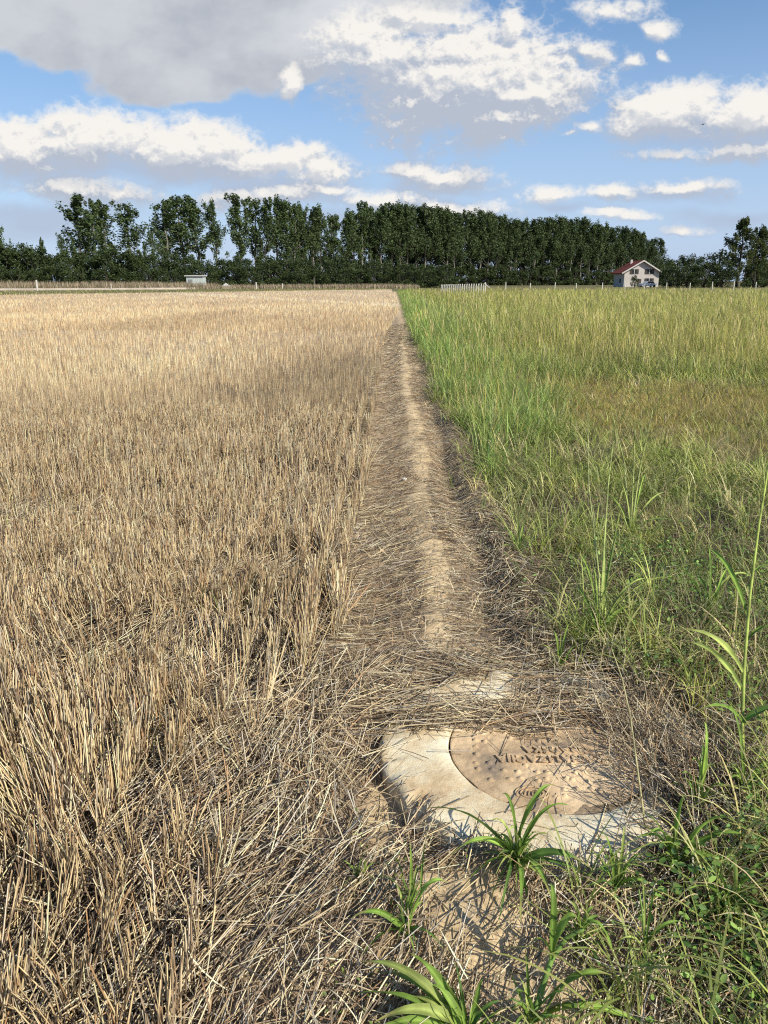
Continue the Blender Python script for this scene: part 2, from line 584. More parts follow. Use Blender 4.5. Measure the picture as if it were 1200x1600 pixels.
r_ = np.hypot(X, Y)
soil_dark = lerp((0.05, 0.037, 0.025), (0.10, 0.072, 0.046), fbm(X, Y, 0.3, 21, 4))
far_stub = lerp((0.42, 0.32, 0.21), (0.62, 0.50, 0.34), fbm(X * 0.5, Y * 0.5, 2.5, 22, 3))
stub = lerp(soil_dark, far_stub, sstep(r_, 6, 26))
bare_c = lerp((0.60, 0.45, 0.25), (0.76, 0.59, 0.36), fbm(X, Y, 0.12, 23, 4))
path_c = lerp((0.34, 0.245, 0.15), (0.54, 0.41, 0.26), fbm(X, Y, 0.2, 24, 4))
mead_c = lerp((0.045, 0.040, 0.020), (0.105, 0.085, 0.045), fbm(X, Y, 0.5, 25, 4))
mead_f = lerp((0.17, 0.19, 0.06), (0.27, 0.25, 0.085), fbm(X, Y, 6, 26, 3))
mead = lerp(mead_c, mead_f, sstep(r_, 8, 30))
clr_ = np.exp(-(((X - 4.2) / 2.4) ** 2 + ((Y - 9.6) / 2.8) ** 2))
clr_ = sstep(clr_, 0.2, 0.6)
mead = mead * (1 - clr_[..., None]) + np.array([0.26, 0.225, 0.10]) * clr_[..., None]
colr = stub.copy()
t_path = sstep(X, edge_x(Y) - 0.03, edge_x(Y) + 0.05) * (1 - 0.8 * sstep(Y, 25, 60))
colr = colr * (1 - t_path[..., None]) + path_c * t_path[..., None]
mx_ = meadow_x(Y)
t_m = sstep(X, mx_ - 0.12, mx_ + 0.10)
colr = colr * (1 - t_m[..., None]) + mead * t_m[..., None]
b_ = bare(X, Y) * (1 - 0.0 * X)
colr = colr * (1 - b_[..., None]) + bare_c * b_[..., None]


def field_end(x):
    """distance at which the stubble stops: a slanting line seen at the left, the far fence at the right"""
    x = np.asarray(x, float)
    return np.where(x < 0, 158 + x * (65 / 46.0), 128.0)


out = sstep(Y - field_end(X), 0, 1.5)
wild = lerp((0.12, 0.12, 0.05), (0.22, 0.19, 0.10), fbm(X, Y, 9, 27, 3))
colr = colr * (1 - out[..., None]) + wild * out[..., None]

gm, t, b = new_mat('soil')
a = t.nodes.new('ShaderNodeAttribute')
a.attribute_name = 'tint'
tc_ = t.nodes.new('ShaderNodeTexCoord')
n1 = t.nodes.new('ShaderNodeTexNoise')
n1.inputs['Scale'].default_value = 45
n1.inputs['Detail'].default_value = 10
n1.inputs['Roughness'].default_value = 0.7
t.links.new(tc_.outputs['Object'], n1.inputs['Vector'])
vs = t.nodes.new('ShaderNodeVectorMath')
vs.operation = 'SCALE'
t.links.new(a.outputs['Color'], vs.inputs[0])
t.links.new(smooth(t, n1.outputs[0], 0.25, 0.75, 0.62, 1.32), vs.inputs['Scale'])
t.links.new(vs.outputs['Vector'], b.inputs['Base Color'])
b.inputs['Roughness'].default_value = 0.95
b.inputs['Specular IOR Level'].default_value = 0.1
n2 = t.nodes.new('ShaderNodeTexNoise')
n2.inputs['Scale'].default_value = 26
n2.inputs['Detail'].default_value = 12
n2.inputs['Roughness'].default_value = 0.75
t.links.new(tc_.outputs['Object'], n2.inputs['Vector'])
bp = t.nodes.new('ShaderNodeBump')
bp.inputs['Distance'].default_value = 0.014
bp.inputs['Strength'].default_value = 0.8
t.links.new(n2.outputs[0], bp.inputs['Height'])
t.links.new(bp.outputs[0], b.inputs['Normal'])
M['soil'] = gm
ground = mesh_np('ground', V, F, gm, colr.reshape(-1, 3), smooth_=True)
tag(ground, kind='structure')

# dirt road beyond the stubble at the left
rp = [(-260, 95), (-150, 116), (-68, 138.5), (-50, 148), (-44, 153), (-40, 160), (-37, 175)]
mb = MB()
for i in range(len(rp) - 1):
    (xa, ya), (xb, yb) = rp[i], rp[i + 1]
    b0 = len(mb.v)
    for (w, z) in ((-3.0, -0.1), (-1.7, 0.34), (1.7, 0.34), (3.0, -0.1)):
        mb.v += [(xa, ya + w, z), (xb, yb + w, z)]
    mb.f += [(b0 + 2 * k, b0 + 2 * k + 1, b0 + 2 * k + 3, b0 + 2 * k + 2) for k in range(3)]
road_m = noise_mat('road_dust', [(0.3, (0.34, 0.28, 0.21)), (0.7, (0.50, 0.43, 0.34))], 0.6)
tag(mb.build('dirt_road', road_m), kind='structure')

# ------------------------------------------------------------------ strands
STRAW = np.array([(0.70, 0.57, 0.34), (0.58, 0.45, 0.27), (0.38, 0.275, 0.17), (0.80, 0.70, 0.47), (0.30, 0.235, 0.165), (0.60, 0.54, 0.43), (0.46, 0.29, 0.155), (0.17, 0.125, 0.085)])
DULL = np.array([(0.30, 0.235, 0.15), (0.20, 0.15, 0.095), (0.42, 0.345, 0.23), (0.26, 0.22, 0.165), (0.13, 0.10, 0.07), (0.50, 0.41, 0.26)])
GREEN = np.array([(0.24, 0.33, 0.065), (0.33, 0.42, 0.085), (0.15, 0.22, 0.05), (0.45, 0.52, 0.13), (0.25, 0.33, 0.11), (0.58, 0.58, 0.24)])
YELL = np.array([(0.60, 0.54, 0.15), (0.52, 0.50, 0.12), (0.64, 0.54, 0.22), (0.43, 0.45, 0.10), (0.66, 0.57, 0.28), (0.34, 0.40, 0.09)])


def pick(pal, n, probs=None, var=0.16):
    c = pal[RNG.choice(len(pal), n, p=probs)]
    return c * RNG.normal(1, var, (n, 1)).clip(0.6, 1.5)


def scatter(n, x0, x1, y0, y1, dens=None):
    x, y = RNG.uniform(x0, x1, n), RNG.uniform(y0, y1, n)
    if dens is not None:
        k = RNG.random(n) < dens(x, y)
        x, y = x[k], y[k]
    return x, y


def scatter_view(n, y0, y1, side, margin=1.5, dens=None):
    """points whose number per area falls off with distance between y0 and y1, over the width the picture takes in"""
    t_ = RNG.random(n)
    y = 1.0 / (1 / y0 + t_ * (1 / y1 - 1 / y0))
    half = 0.56 * y + margin
    x = RNG.uniform(0, 1, n) * half * side + (0.6 if side < 0 else 0)
    if dens is not None:
        k = RNG.random(n) < dens(x, y)
        x, y = x[k], y[k]
    return x, y


def sticks(base, direc, length, rad, bend, col, sides=3, K=2):
    """thin stalks: base (n,3), direction (n,3) unit, bent by `bend` at their upper part"""
    n = len(base)
    d = direc / np.linalg.norm(direc, axis=1, keepdims=True)
    a = np.cross(d, RNG.normal(size=(n, 3)))
    a /= np.linalg.norm(a, axis=1, keepdims=True)
    c = np.cross(d, a)
    Vs = np.zeros((n, K + 1, sides, 3))
    phi = np.arange(sides) * 2 * np.pi / sides
    for k in range(K + 1):
        s = k / K
        p = base + d * (length * s)[:, None] + a * (bend * length * s * s)[:, None]
        rr = (rad * (1 - 0.25 * s))[:, None]
        for j in range(sides):
            Vs[:, k, j] = p + (a * math.cos(phi[j]) + c * math.sin(phi[j])) * rr
    off = (np.arange(n) * (K + 1) * sides)[:, None]
    fs = []
    for k in range(K):
        for j in range(sides):
            j2 = (j + 1) % sides
            fs.append(np.concatenate([off + k * sides + j, off + k * sides + j2, off + (k + 1) * sides + j2, off + (k + 1) * sides + j], 1))
    Fs = np.stack(fs, 1).reshape(-1, 4)
    cc = np.repeat(col, (K + 1) * sides, axis=0)
    return Vs.reshape(-1, 3), Fs, cc


def blades(base, az, length, width, lean, droop, col, K=4, tipcol=None, prof='leaf', twist=0.0):
    """flat blades: start leaning `lean` from upright, droop adds bending along the blade"""
    n = len(base)
    h = np.stack([np.cos(az), np.sin(az), np.zeros(n)], 1)
    tw = az + np.pi / 2 + RNG.normal(0, 1, n) * twist
    side = np.stack([np.cos(tw), np.sin(tw), np.zeros(n)], 1)
    Vs = np.zeros((n, K + 1, 2, 3))
    p = base.copy()
    ds_ = length / K
    cc = np.zeros((n, K + 1, 2, 3))
    for k in range(K + 1):
        s = k / K
        if prof == 'leaf':
            w = width * (0.55 + 1.1 * s) * (1 - s) ** 0.6 if s < 1 else width * 0.04
        elif prof == 'head':
            w = width * (0.25 + (2.2 * max(0, s - 0.55) / 0.45 if s < 0.95 else 0.3))
        else:
            w = width * (1 - 0.85 * s)
        Vs[:, k, 0] = p - side * (w / 2)[:, None]
        Vs[:, k, 1] = p + side * (w / 2)[:, None]
        c = col if tipcol is None else col * (1 - s) + tipcol * s
        cc[:, k, 0] = c
        cc[:, k, 1] = c
        th = np.clip(lean + droop * (s + 0.5 / K) ** 1.3, -0.3, 2.9)
        p = p + (h * np.sin(th)[:, None] + np.array([0, 0, 1.0]) * np.cos(th)[:, None]) * ds_[:, None]
        p[:, 2] = np.maximum(p[:, 2], base[:, 2] - 0.005)
    off = (np.arange(n) * (K + 1) * 2)[:, None]
    fs = [np.concatenate([off + 2 * k, off + 2 * k + 1, off + 2 * k + 3, off + 2 * k + 2], 1) for k in range(K)]
    return Vs.reshape(-1, 3), np.stack(fs, 1).reshape(-1, 4), cc.reshape(-1, 3)


class Bag:
    def __init__(s):
        s.V, s.F, s.C, s.n = [], [], [], 0

    def add(s, V, F, Cc):
        s.V.append(V.astype(np.float32)); s.F.append((F + s.n).astype(np.int32)); s.C.append(Cc.astype(np.float32))
        s.n += len(V)

    def build(s, name, mat, parent=None):
        return mesh_np(name, np.concatenate(s.V), np.concatenate(s.F), mat, np.concatenate(s.C), parent)


def xyz(x, y, dz=0.0):
    return np.stack([x, y, SURF(x, y) + dz], 1)


def ring_q(x, y):
    return np.hypot(x - RX, y - RY)


# --- standing stubble -------------------------------------------------------
ROW = 0.125


def stand_w(x, y):
    w = (x < edge_x(y)).astype(float)
    flatz = sstep(x, -0.95, -0.62) * (1 - sstep(y, 2.3, 3.1))
    flatz2 = np.exp(-(((x + 1.0) / 0.35) ** 2 + ((y - 3.0) / 0.5) ** 2)) * 0.6
    w = w * (1 - 0.72 * flatz) * (1 - 0.6 * flatz2)
    patch = 0.25 + 1.05 * sstep(fbm(x, y, 0.40, 31, 3), 0.40, 0.58)
    return w * patch * (y < field_end(x))


def stub_cols(n, y):
    t_ = sstep(y, 4, 40)
    pr_near = np.array([.22, .17, .13, .14, .12, .09, .05, .08])
    c = pick(STRAW, n, pr_near, 0.18)
    warm = np.array([1.0, 0.95, 0.88])
    return c * np.array([1.06, 1.02, 0.965]) * (1 - t_[:, None] * (1 - np.array([1.10, 1.06, 1.01])))


bag = Bag()
for (n, y0, y1, rad, K) in ((68000, 0.75, 4.5, 0.0024, 2), (62000, 4.5, 9.5, 0.0025, 1)):
    x0 = -(0.56 * y1 + 1.6)
    x, y = scatter(n, x0, 0.0, y0, y1, stand_w)
    k = x > -(0.56 * y + 1.6)
    x, y = x[k], y[k]
    x = np.round(x / ROW) * ROW + RNG.normal(0, 0.014, len(x)) + 0.02 * np.sin(y * 1.1)
    tuft = 0.035
    y = y * 0.35 + 0.65 * (np.round(y / tuft) * tuft) + RNG.normal(0, 0.006, len(x))
    k = x < edge_x(y) + 0.03
    x, y = x[k], y[k]
    n = len(x)
    hh = 0.20 + 0.06 * (fbm(x, y, 0.8, 33, 2) - 0.5) * 2
    ln = hh * RNG.uniform(0.55, 1.25, n)
    cl = (fbm(x, y, 0.22, 34, 2) - 0.5) * 1.0
    cl2 = (fbm(x, y, 0.25, 35, 2) - 0.5) * 1.3
    near = 1 - sstep(y, 3.5, 6)
    dx = RNG.normal(0, 0.12, n) + cl * (0.35 + 0.5 * near)
    dy = RNG.normal(0, 0.12, n) + cl2 * (0.35 + 0.5 * near)
    mess = RNG.random(n) < 0.16
    dx = np.where(mess, RNG.normal(0, 0.7, n), dx)
    dy = np.where(mess, RNG.normal(0, 0.7, n), dy)
    d = np.stack([dx, dy, np.ones(n)], 1)
    bag.add(*sticks(xyz(x, y, -0.01), d, ln, np.full(n, rad) * RNG.uniform(0.7, 1.3, n), RNG.normal(0, 0.06, n), stub_cols(n, y), 3, K))
# farther off: fewer and wider strips, each still one upright stalk or tuft
for (n, y0, y1) in ((110000, 9.5, 26), (150000, 26, 160)):
    x, y = scatter_view(n, y0, y1, -1, 1.5, lambda x, y: stand_w(x, y))
    if y0 < 20:
        x = np.round(x / ROW) * ROW + RNG.normal(0, 0.02, len(x))
    n = len(x)
    wid = 0.0042 * np.maximum(1, y / 9.5) ** (0.9 if y0 < 20 else 0.75)
    ln = 0.20 * RNG.uniform(0.55, 1.2, n)
    light = 1 + 0.8 * (fbm(x * 0.35, y * 0.12, 1.4, 36, 3) - 0.5) + 0.4 * (fbm(x, y, 12, 37, 2) - 0.5)
    # pale wheel lanes that run slantwise over the far field
    lane = 1 - sstep(np.abs(np.sin((x * 0.55 + y * 0.30) * 0.16 + 0.6)), 0.0, 0.25)
    cc = stub_cols(n, y) * (light * 1.0 + 0.75 * lane * sstep(y, 12, 30))[:, None]
    bag.add(*blades(xyz(x, y, -0.01), RNG.uniform(0, 2 * np.pi, n), ln, wid, RNG.normal(0, 0.16, n), np.zeros(n), cc, 1, prof='stick', twist=0.0))
x, y = scatter_view(9000, 2.0, 40, -1, 1.0, lambda x, y: (x < edge_x(y)) * sstep(fbm(x, y, 0.9, 38, 3), 0.52, 0.62))
n = len(x)
bag.add(*blades(xyz(x, y, -0.01), RNG.uniform(0, 2 * np.pi, n), RNG.uniform(0.08, 0.2, n), 0.004 * np.maximum(1, y / 9), RNG.normal(0.2, 0.2, n), RNG.uniform(0.0, 1.0, n), pick(np.concatenate([GREEN, YELL]), n) * 0.8, 3, twist=0.3))
tag(bag.build('stubble', M['straw']), 'upright cut straw stalks covering the harvested field', 'stubble', kind='stuff')

# --- loose straw ------------------------------------------------------------


def litter_w(x, y):
    q = ring_q(x, y)
    ang = np.degrees(np.arctan2(y - RY, x - RX))
    w = np.where(x < edge_x(y), 0.30 + 0.55 * np.maximum(sstep(x, -0.95, -0.6) * (1 - sstep(y, 2.4, 3.3)), sstep(fbm(x, y, 0.6, 47, 2), 0.50, 0.62)), 0.72)
    w = np.where(x > meadow_x(y) + 0.12, 0.50, w)
    w = np.where(x > meadow_x(y) + 0.9, 0.28, w)
    w = w * (1 - 0.78 * bare(x, y))
    # the ring: its left and near arcs are swept clean, so is most of the cover
    band = sstep(y - (x - 0.3) * 0.03 + 0.12 * (vnoise(x, y, 0.12, 48) - 0.5), RY + 0.06, RY + 0.17)
    right = sstep(x, RX + 0.25, RX + 0.36)
    patch = sstep(fbm(x, y, 0.20, 41, 3), 0.41, 0.51) * ((y > RY + 0.30) | (x > RX + 0.38))
    inside = np.maximum(band * 0.95 * (1 - 0.93 * patch), right * (1 - 0.5 * patch))
    inside = np.where((q < RO) & (inside < 0.05), 0.012, inside)
    return np.where(q < RO + 0.005, inside, w)


def lie(x, y, ln, ang, tilt, dz, rad, col, K=2, bend=None):
    n = len(x)
    cx, cy = np.cos(ang), np.sin(ang)
    xa, ya = x - cx * ln / 2, y - cy * ln / 2
    xb, yb = x + cx * ln / 2, y + cy * ln / 2
    za, zb, zm = SURF(xa, ya), SURF(xb, yb), SURF(x, y)
    mid = np.maximum((za + zb) / 2, zm)
    za, zb = np.maximum(za, 2 * mid - zb) + dz, zb + dz
    zb = zb + np.tan(np.abs(tilt)) * ln
    d = np.stack([xb - xa, yb - ya, zb - za], 1)
    L2 = np.linalg.norm(d, axis=1)
    return sticks(np.stack([xa, ya, za], 1), d, L2, rad, RNG.normal(0, 0.05, n) if bend is None else bend, col, 3, K)


bag = Bag()
# bottom layer: dull chaff
x, y = scatter(104000, -4.2, 3.4, 0.75, 5.2, lambda x, y: litter_w(x, y) * (x > -(0.56 * y + 1.3)) * (x < 0.56 * y + 1.3))
n = len(x)
bag.add(*lie(x, y, RNG.uniform(0.03, 0.12, n), RNG.uniform(0, np.pi, n), RNG.normal(0, 0.10, n), RNG.uniform(0.001, 0.015, n),
             RNG.uniform(0.0007, 0.0016, n), pick(DULL, n), 1))
# top layer, long stalks lying with the grain of the mat
x, y = scatter(67000, -4.2, 1.6, 0.75, 5.5, lambda x, y: litter_w(x, y) * np.where(x < 0.75, 1, 0.35) * (x > -(0.56 * y + 1.3)) * np.where((x > -0.2) & (y > 3.0), 0.45, 1))
n = len(x)
grain = np.radians(62) * np.ones(n)
q = ring_q(x, y)
near_left = (x < -0.1)
grain = np.where(near_left, np.radians(62 + 70 * (fbm(x, y, 0.55, 43, 2) - 0.5) * 2), grain)
top = (y > RY + 0.05) & (q < RO + 0.18) & (x > -0.25)
grain = np.where(top, np.radians(-4 + 26 * (fbm(x, y, 0.3, 44, 2) - 0.5) * 2), grain)
rr_ = (x > RX + 0.22) & (y < RY + 0.25)
grain = np.where(rr_, np.radians(100 + 90 * (fbm(x, y, 0.25, 45, 2) - 0.5)), grain)
pathz = (x > edge_x(y)) & (y > 3.0)
grain = np.where(pathz, np.radians(8 + 60 * (fbm(x, y, 0.5, 46, 2) - 0.5)), grain)
spread = np.where(RNG.random(n) < 0.35, 1.2, np.where(top, 0.22, 0.30))
ang = grain + RNG.normal(0, 1, n) * spread
ln = np.where(pathz, RNG.uniform(0.04, 0.14, n), RNG.uniform(0.07, 0.26, n))
thick = np.where(x < 0, 0.050, 0.030)
bag.add(*lie(x, y, ln, ang, np.abs(RNG.normal(0, 0.16, n)) * np.where(x < 0, 1, 0.5), RNG.random(n) ** 1.5 * thick, RNG.uniform(0.0013, 0.0027, n), pick(STRAW, n, [.2, .17, .12, .15, .12, .12, .03, .09], 0.2), 2,
             RNG.normal(0, 0.09, n)))
# twisted dry leaves caught between the stalks
x, y = scatter(22000, -3.9, 0.9, 0.75, 5.0, lambda x, y: litter_w(x, y) * 0.8 * (x > -(0.56 * y + 1.3)))
n = len(x)
bag.add(*blades(xyz(x, y, RNG.uniform(0.01, 0.07, n)), RNG.uniform(0, 2 * np.pi, n), RNG.uniform(0.05, 0.16, n), RNG.uniform(0.002, 0.005, n),
                RNG.uniform(0.9, 1.7, n), RNG.normal(0.3, 0.7, n), pick(STRAW, n, None, 0.2), 4, twist=0.6))
# the path and the field floor farther along
x, y = scatter_view(60000, 4.5, 30, -1, 1.0, lambda x, y: litter_w(x, y) * 0.9)
n = len(x)
bag.add(*lie(x, y, RNG.uniform(0.05, 0.16, n), RNG.uniform(0, np.pi, n), np.zeros(n), RNG.uniform(0, 0.02, n), 0.0016 * np.maximum(1, y / 7), pick(STRAW, n, None, 0.2), 1))
x, y = scatter(30000, -0.35, 0.75, 4.5, 30, lambda x, y: (6 / y) * litter_w(x, y) * 1.5)
n = len(x)
bag.add(*lie(x, y, RNG.uniform(0.04, 0.13, n), RNG.normal(0.1, 0.6, n), np.abs(RNG.normal(0, 0.1, n)), RNG.uniform(0, 0.02, n), 0.0013 * np.maximum(1, y / 7), pick(np.concatenate([STRAW, DULL]), n, None, 0.2), 1))
tag(bag.build('loose_straw', M['straw']), 'fallen straw and chaff strewn over field, path and manhole', 'straw', kind='stuff')

# --- dead tangle on the low bank between path and meadow ----------------------
bag = Bag()
x, y = scatter(26000, 0.35, 2.6, 2.9, 16, lambda x, y: np.exp(-((x - meadow_x(y) - 0.04) / 0.14) ** 2) * 0.8 * np.minimum(1, 7 / y) ** 2 + 0.25 * (y < 6.5) * (x > meadow_x(y)) * (fbm(x, y, 0.5, 51, 3) > 0.5))
n = len(x)
bag.add(*blades(xyz(x, y, -0.005), RNG.uniform(0, 2 * np.pi, n), RNG.uniform(0.08, 0.26, n), RNG.uniform(0.0018, 0.004, n) * np.maximum(1, y / 6), RNG.uniform(0.3, 1.3, n),
                RNG.uniform(0.2, 1.6, n), pick(DULL, n, None, 0.2), 4, twist=0.4))
x, y = scatter(4200, 0.55, 1.25, 1.65, 3.1, lambda x, y: np.exp(-(((x - 0.95) / 0.18) ** 2 + ((y - 2.25) / 0.42) ** 2)))
n = len(x)
bag.add(*sticks(xyz(x, y, -0.005), np.stack([RNG.normal(-0.25, 0.5, n), RNG.normal(0.15, 0.5, n), np.full(n, 0.55)], 1), RNG.uniform(0.05, 0.20, n), RNG.uniform(0.0010, 0.0021, n), RNG.normal(0, 0.2, n), pick(np.concatenate([DULL, STRAW]), n), 3, 2))
tag(bag.build('dead_grass', M['straw']), 'withered grey-brown grass tangled along the bank beside the path', 'dead grass', kind='stuff')

# --- meadow -------------------------------------------------------------------


def clearing(x, y):
    a_ = np.exp(-(((x - 4.2) / 2.2) ** 2 + ((y - 9.3) / 2.6) ** 2))
    b2 = np.exp(-(((x - 2.4) / 0.9) ** 2 + ((y - 11.8) / 1.2) ** 2)) * 0.6
    return np.clip(a_ + b2, 0, 1)


def tall_w(x, y):
    """how far the grass stands tall: thick from eight metres on, thin and short nearer"""
    y0 = np.clip(5.4 + 2.7 * (x - 0.9), 5.4, 12.2) + 6.0 * (vnoise(x, y * 0, 2.1, 70) - 0.5) * sstep(x, 1, 2.5)
    w = sstep(y - y0 + 6.5 * (fbm(x, y, 1.2, 67, 3) - 0.5), -0.4, 2.2)
    left = sstep(x - meadow_x(y), 0.0, 0.35)
    return w * left * (1 - 0.95 * sstep(clearing(x, y) + 0.5 * (fbm(x, y, 1.0, 75, 2) - 0.5), 0.30, 0.55))


def yellowness(x, y):
    return np.clip(sstep(x, 1.2, 7) * sstep(y, 8, 20) * 0.85 + 1.3 * (fbm(x, y, 4, 61, 3) - 0.45) + 0.25 * sstep(y, 30, 90), 0, 1)


bag = Bag()
# near: fine short mixed sward
x, y = scatter(125000, 0.5, 7.2, 0.9, 9.5, lambda x, y: (sstep(x - meadow_x(y), -0.15, 0.35) * sstep(x, 0.72 - 0.35 * (y < 1.85), 1.05 - 0.45 * (y < 1.85))) * (ring_q(x, y) > RO + 0.02) * (0.30 + 0.85 * sstep(fbm(x, y, 0.4, 62, 3), 0.40, 0.58)) * (x < 0.56 * y + 1.9) * np.minimum(1.0, 3.6 / y + 0.2) * (1 - 0.8 * sstep(clearing(x, y), 0.2, 0.5)))
n = len(x)
g_ = sstep(fbm(x, y, 0.55, 63, 3) + 0.14 * RNG.normal(size=n) + 0.08 * sstep(x, 1.0, 2.2) - 0.07 + 0.12 * (y < 2.2), 0.42, 0.52)
cc = pick(np.concatenate([DULL, DULL, YELL[:1], YELL[4:5]]), n, None, 0.2) * (1 - g_[:, None]) + pick(np.concatenate([GREEN, GREEN, YELL[3:4], YELL[5:6]]), n, None, 0.22) * g_[:, None]
ln = RNG.uniform(0.05, 0.23, n) * (0.6 + 0.9 * fbm(x, y, 0.5, 64, 2))
bag.add(*blades(xyz(x, y, -0.005), RNG.uniform(0, 2 * np.pi, n), ln, RNG.uniform(0.0018, 0.0042, n) * np.maximum(1, y / 5), RNG.uniform(0.1, 0.7, n), RNG.uniform(0.2, 1.5, n), cc, 3, twist=0.3))
# near: looser tufts of wider arching leaves
tx, ty = scatter(18000, 0.30, 8.3, 1.0, 12.0, lambda x, y: ((x > meadow_x(y) + 0.05 - 0.22 * RNG.random(len(x)) * (y > 3.6)) | ((y < 1.9) & (bare(x, y) < 0.3))) * (ring_q(x, y) > RO + 0.07) * (x < 0.56 * y + 1.9) * (0.40 + 0.60 * sstep(x - meadow_x(y), 0.0, 0.5)) * (0.3 + 0.35 * (y < 3.4) + 0.9 * sstep(fbm(x, y, 0.6, 69, 3), 0.42, 0.58)) * (1 - 0.9 * sstep(clearing(x, y), 0.1, 0.45)) * (0.55 + 0.45 * (y < 2.2)))
m_ = RNG.integers(6, 15, len(tx))
x, y = np.repeat(tx, m_) + RNG.normal(0, 0.018, m_.sum()), np.repeat(ty, m_) + RNG.normal(0, 0.018, m_.sum())
n = len(x)
tc2 = np.repeat(pick(np.concatenate([GREEN, GREEN, GREEN, YELL[2:6], STRAW[:1], DULL[:1]]), len(tx), None, 0.24), m_, axis=0) * RNG.normal(1, 0.16, (n, 1))
bag.add(*blades(xyz(x, y, -0.005), RNG.uniform(0, 2 * np.pi, n), RNG.uniform(0.12, 0.42, n) * np.repeat(RNG.uniform(0.5, 1.15, len(tx)), m_), RNG.uniform(0.003, 0.009, n) * (1 + 0.5 * sstep(y, 3, 8)), RNG.uniform(0.05, 0.6, n), RNG.uniform(0.6, 2.5, n), tc2, 6, tipcol=tc2 * 0.75 + np.array([0.18, 0.15, 0.06]), twist=0.25))
# middle: tall dense grass
for (n, y0, y1, K) in ((90000, 5.5, 20, 5), (110000, 20, 132, 4)):
    x, y = scatter_view(n, y0, y1, 1, 3.0, lambda x, y: (x > meadow_x(y) - 0.05) * (tall_w(x, y) * (0.55 + 0.45 * sstep(fbm(x, y, 0.9, 65, 3), 0.35, 0.6))))
    n = len(x)
    yl = yellowness(x, y)[:, None]
    isy = RNG.random((n, 1)) < (0.10 + 0.72 * yl)
    cc = np.where(isy, pick(YELL, n), pick(GREEN, n)) * (0.62 + 0.76 * fbm(x, y, 2.2, 68, 3))[:, None]
    gl = (1 - sstep(x - meadow_x(y), 0.6, 2.6))[:, None]
    cc = cc * (1 - gl * (1 - np.array([0.74, 1.04, 0.85])))
    dry = RNG.random((n, 1)) < 0.13
    cc = np.where(dry, pick(DULL, n), cc)
    hgt = (0.36 + 0.26 * sstep(y, 8, 20)) * (0.35 + 1.25 * fbm(x, y, 1.3, 66, 3)) * (0.7 + 0.3 * sstep(x - meadow_x(y), 0, 1.2))
    ln = hgt * RNG.uniform(0.65, 1.45, n)
    tip = cc * 0.7 + pick(YELL, n) * 0.3
    bag.add(*blades(xyz(x, y, -0.01), RNG.uniform(0, 2 * np.pi, n), ln, RNG.uniform(0.005, 0.011, n) * np.maximum(1, y / 9) ** 0.8, np.abs(RNG.normal(0, 0.30, n)), RNG.uniform(0.2, 2.4, n), cc, K, tipcol=tip, twist=0.35))
# short growth between the tall clumps
x, y = scatter_view(60000, 8.5, 34, 1, 3.0, lambda x, y: (x > meadow_x(y) + 0.05) * 0.9)
n = len(x)
cc = np.where(RNG.random((n, 1)) < 0.45, pick(YELL, n), pick(GREEN, n)) * (0.6 + 0.6 * fbm(x, y, 0.9, 77, 3))[:, None]
cl_ = sstep(clearing(x, y) + 0.4 * (fbm(x, y, 1.0, 75, 2) - 0.5), 0.25, 0.5)
cc = cc * (1 - cl_[:, None] * (1 - np.array([1.15, 0.92, 0.8])))
bag.add(*blades(xyz(x, y, -0.01), RNG.uniform(0, 2 * np.pi, n), RNG.uniform(0.10, 0.30, n) * (1 - 0.6 * cl_), RNG.uniform(0.005, 0.010, n) * np.maximum(1, y / 9) ** 0.8, RNG.uniform(0.1, 0.8, n), RNG.uniform(0.3, 2.0, n), cc, 4, twist=0.35))
# seed heads standing above the grass
x, y = scatter_view(42000, 6.5, 132, 1, 3.0, lambda x, y: (x > meadow_x(y) + 0.1) * tall_w(x, y) * (0.25 + 0.75 * yellowness(x, y)))
n = len(x)
cc = pick(YELL, n)
bag.add(*blades(xyz(x, y, 0), RNG.uniform(0, 2 * np.pi, n), (0.48 + 0.28 * sstep(y, 8, 20)) * RNG.uniform(0.6, 1.15, n) * (0.6 + 0.7 * fbm(x, y, 1.3, 66, 3)), 0.005 * np.maximum(1, y / 10) ** 0.85, np.abs(RNG.normal(0, 0.12, n)), RNG.uniform(0.0, 0.7, n), cc * np.array([.8, 1, .7]), 4,
                tipcol=cc * np.array([1.12, 1.0, 1.1]), prof='head', twist=0.3))
# the clearing: short olive and yellow blades
x, y = scatter(70000, 1.0, 9.0, 6.0, 15, lambda x, y: sstep(clearing(x, y) + 0.3 * (fbm(x, y, 0.8, 73, 2) - 0.5), 0.12, 0.4) * (x > meadow_x(y) + 0.2))
n = len(x)
bag.add(*blades(xyz(x, y, -0.005), RNG.uniform(0, 2 * np.pi, n), RNG.uniform(0.06, 0.2, n), RNG.uniform(0.003, 0.008, n), RNG.uniform(0.2, 0.9, n), RNG.uniform(0.3, 1.3, n), pick(np.concatenate([YELL, YELL, DULL]), n) * np.array([0.92, 0.86, 0.8]) * (0.7 + 0.6 * fbm(x, y, 0.7, 74, 3))[:, None], 3, twist=0.4))
tag(bag.build('meadow_grass', M['blade']), 'green and yellowing wild grass covering the meadow', 'grass', kind='stuff')

# --- small broad-leaved weeds low in the near right corner --------------------


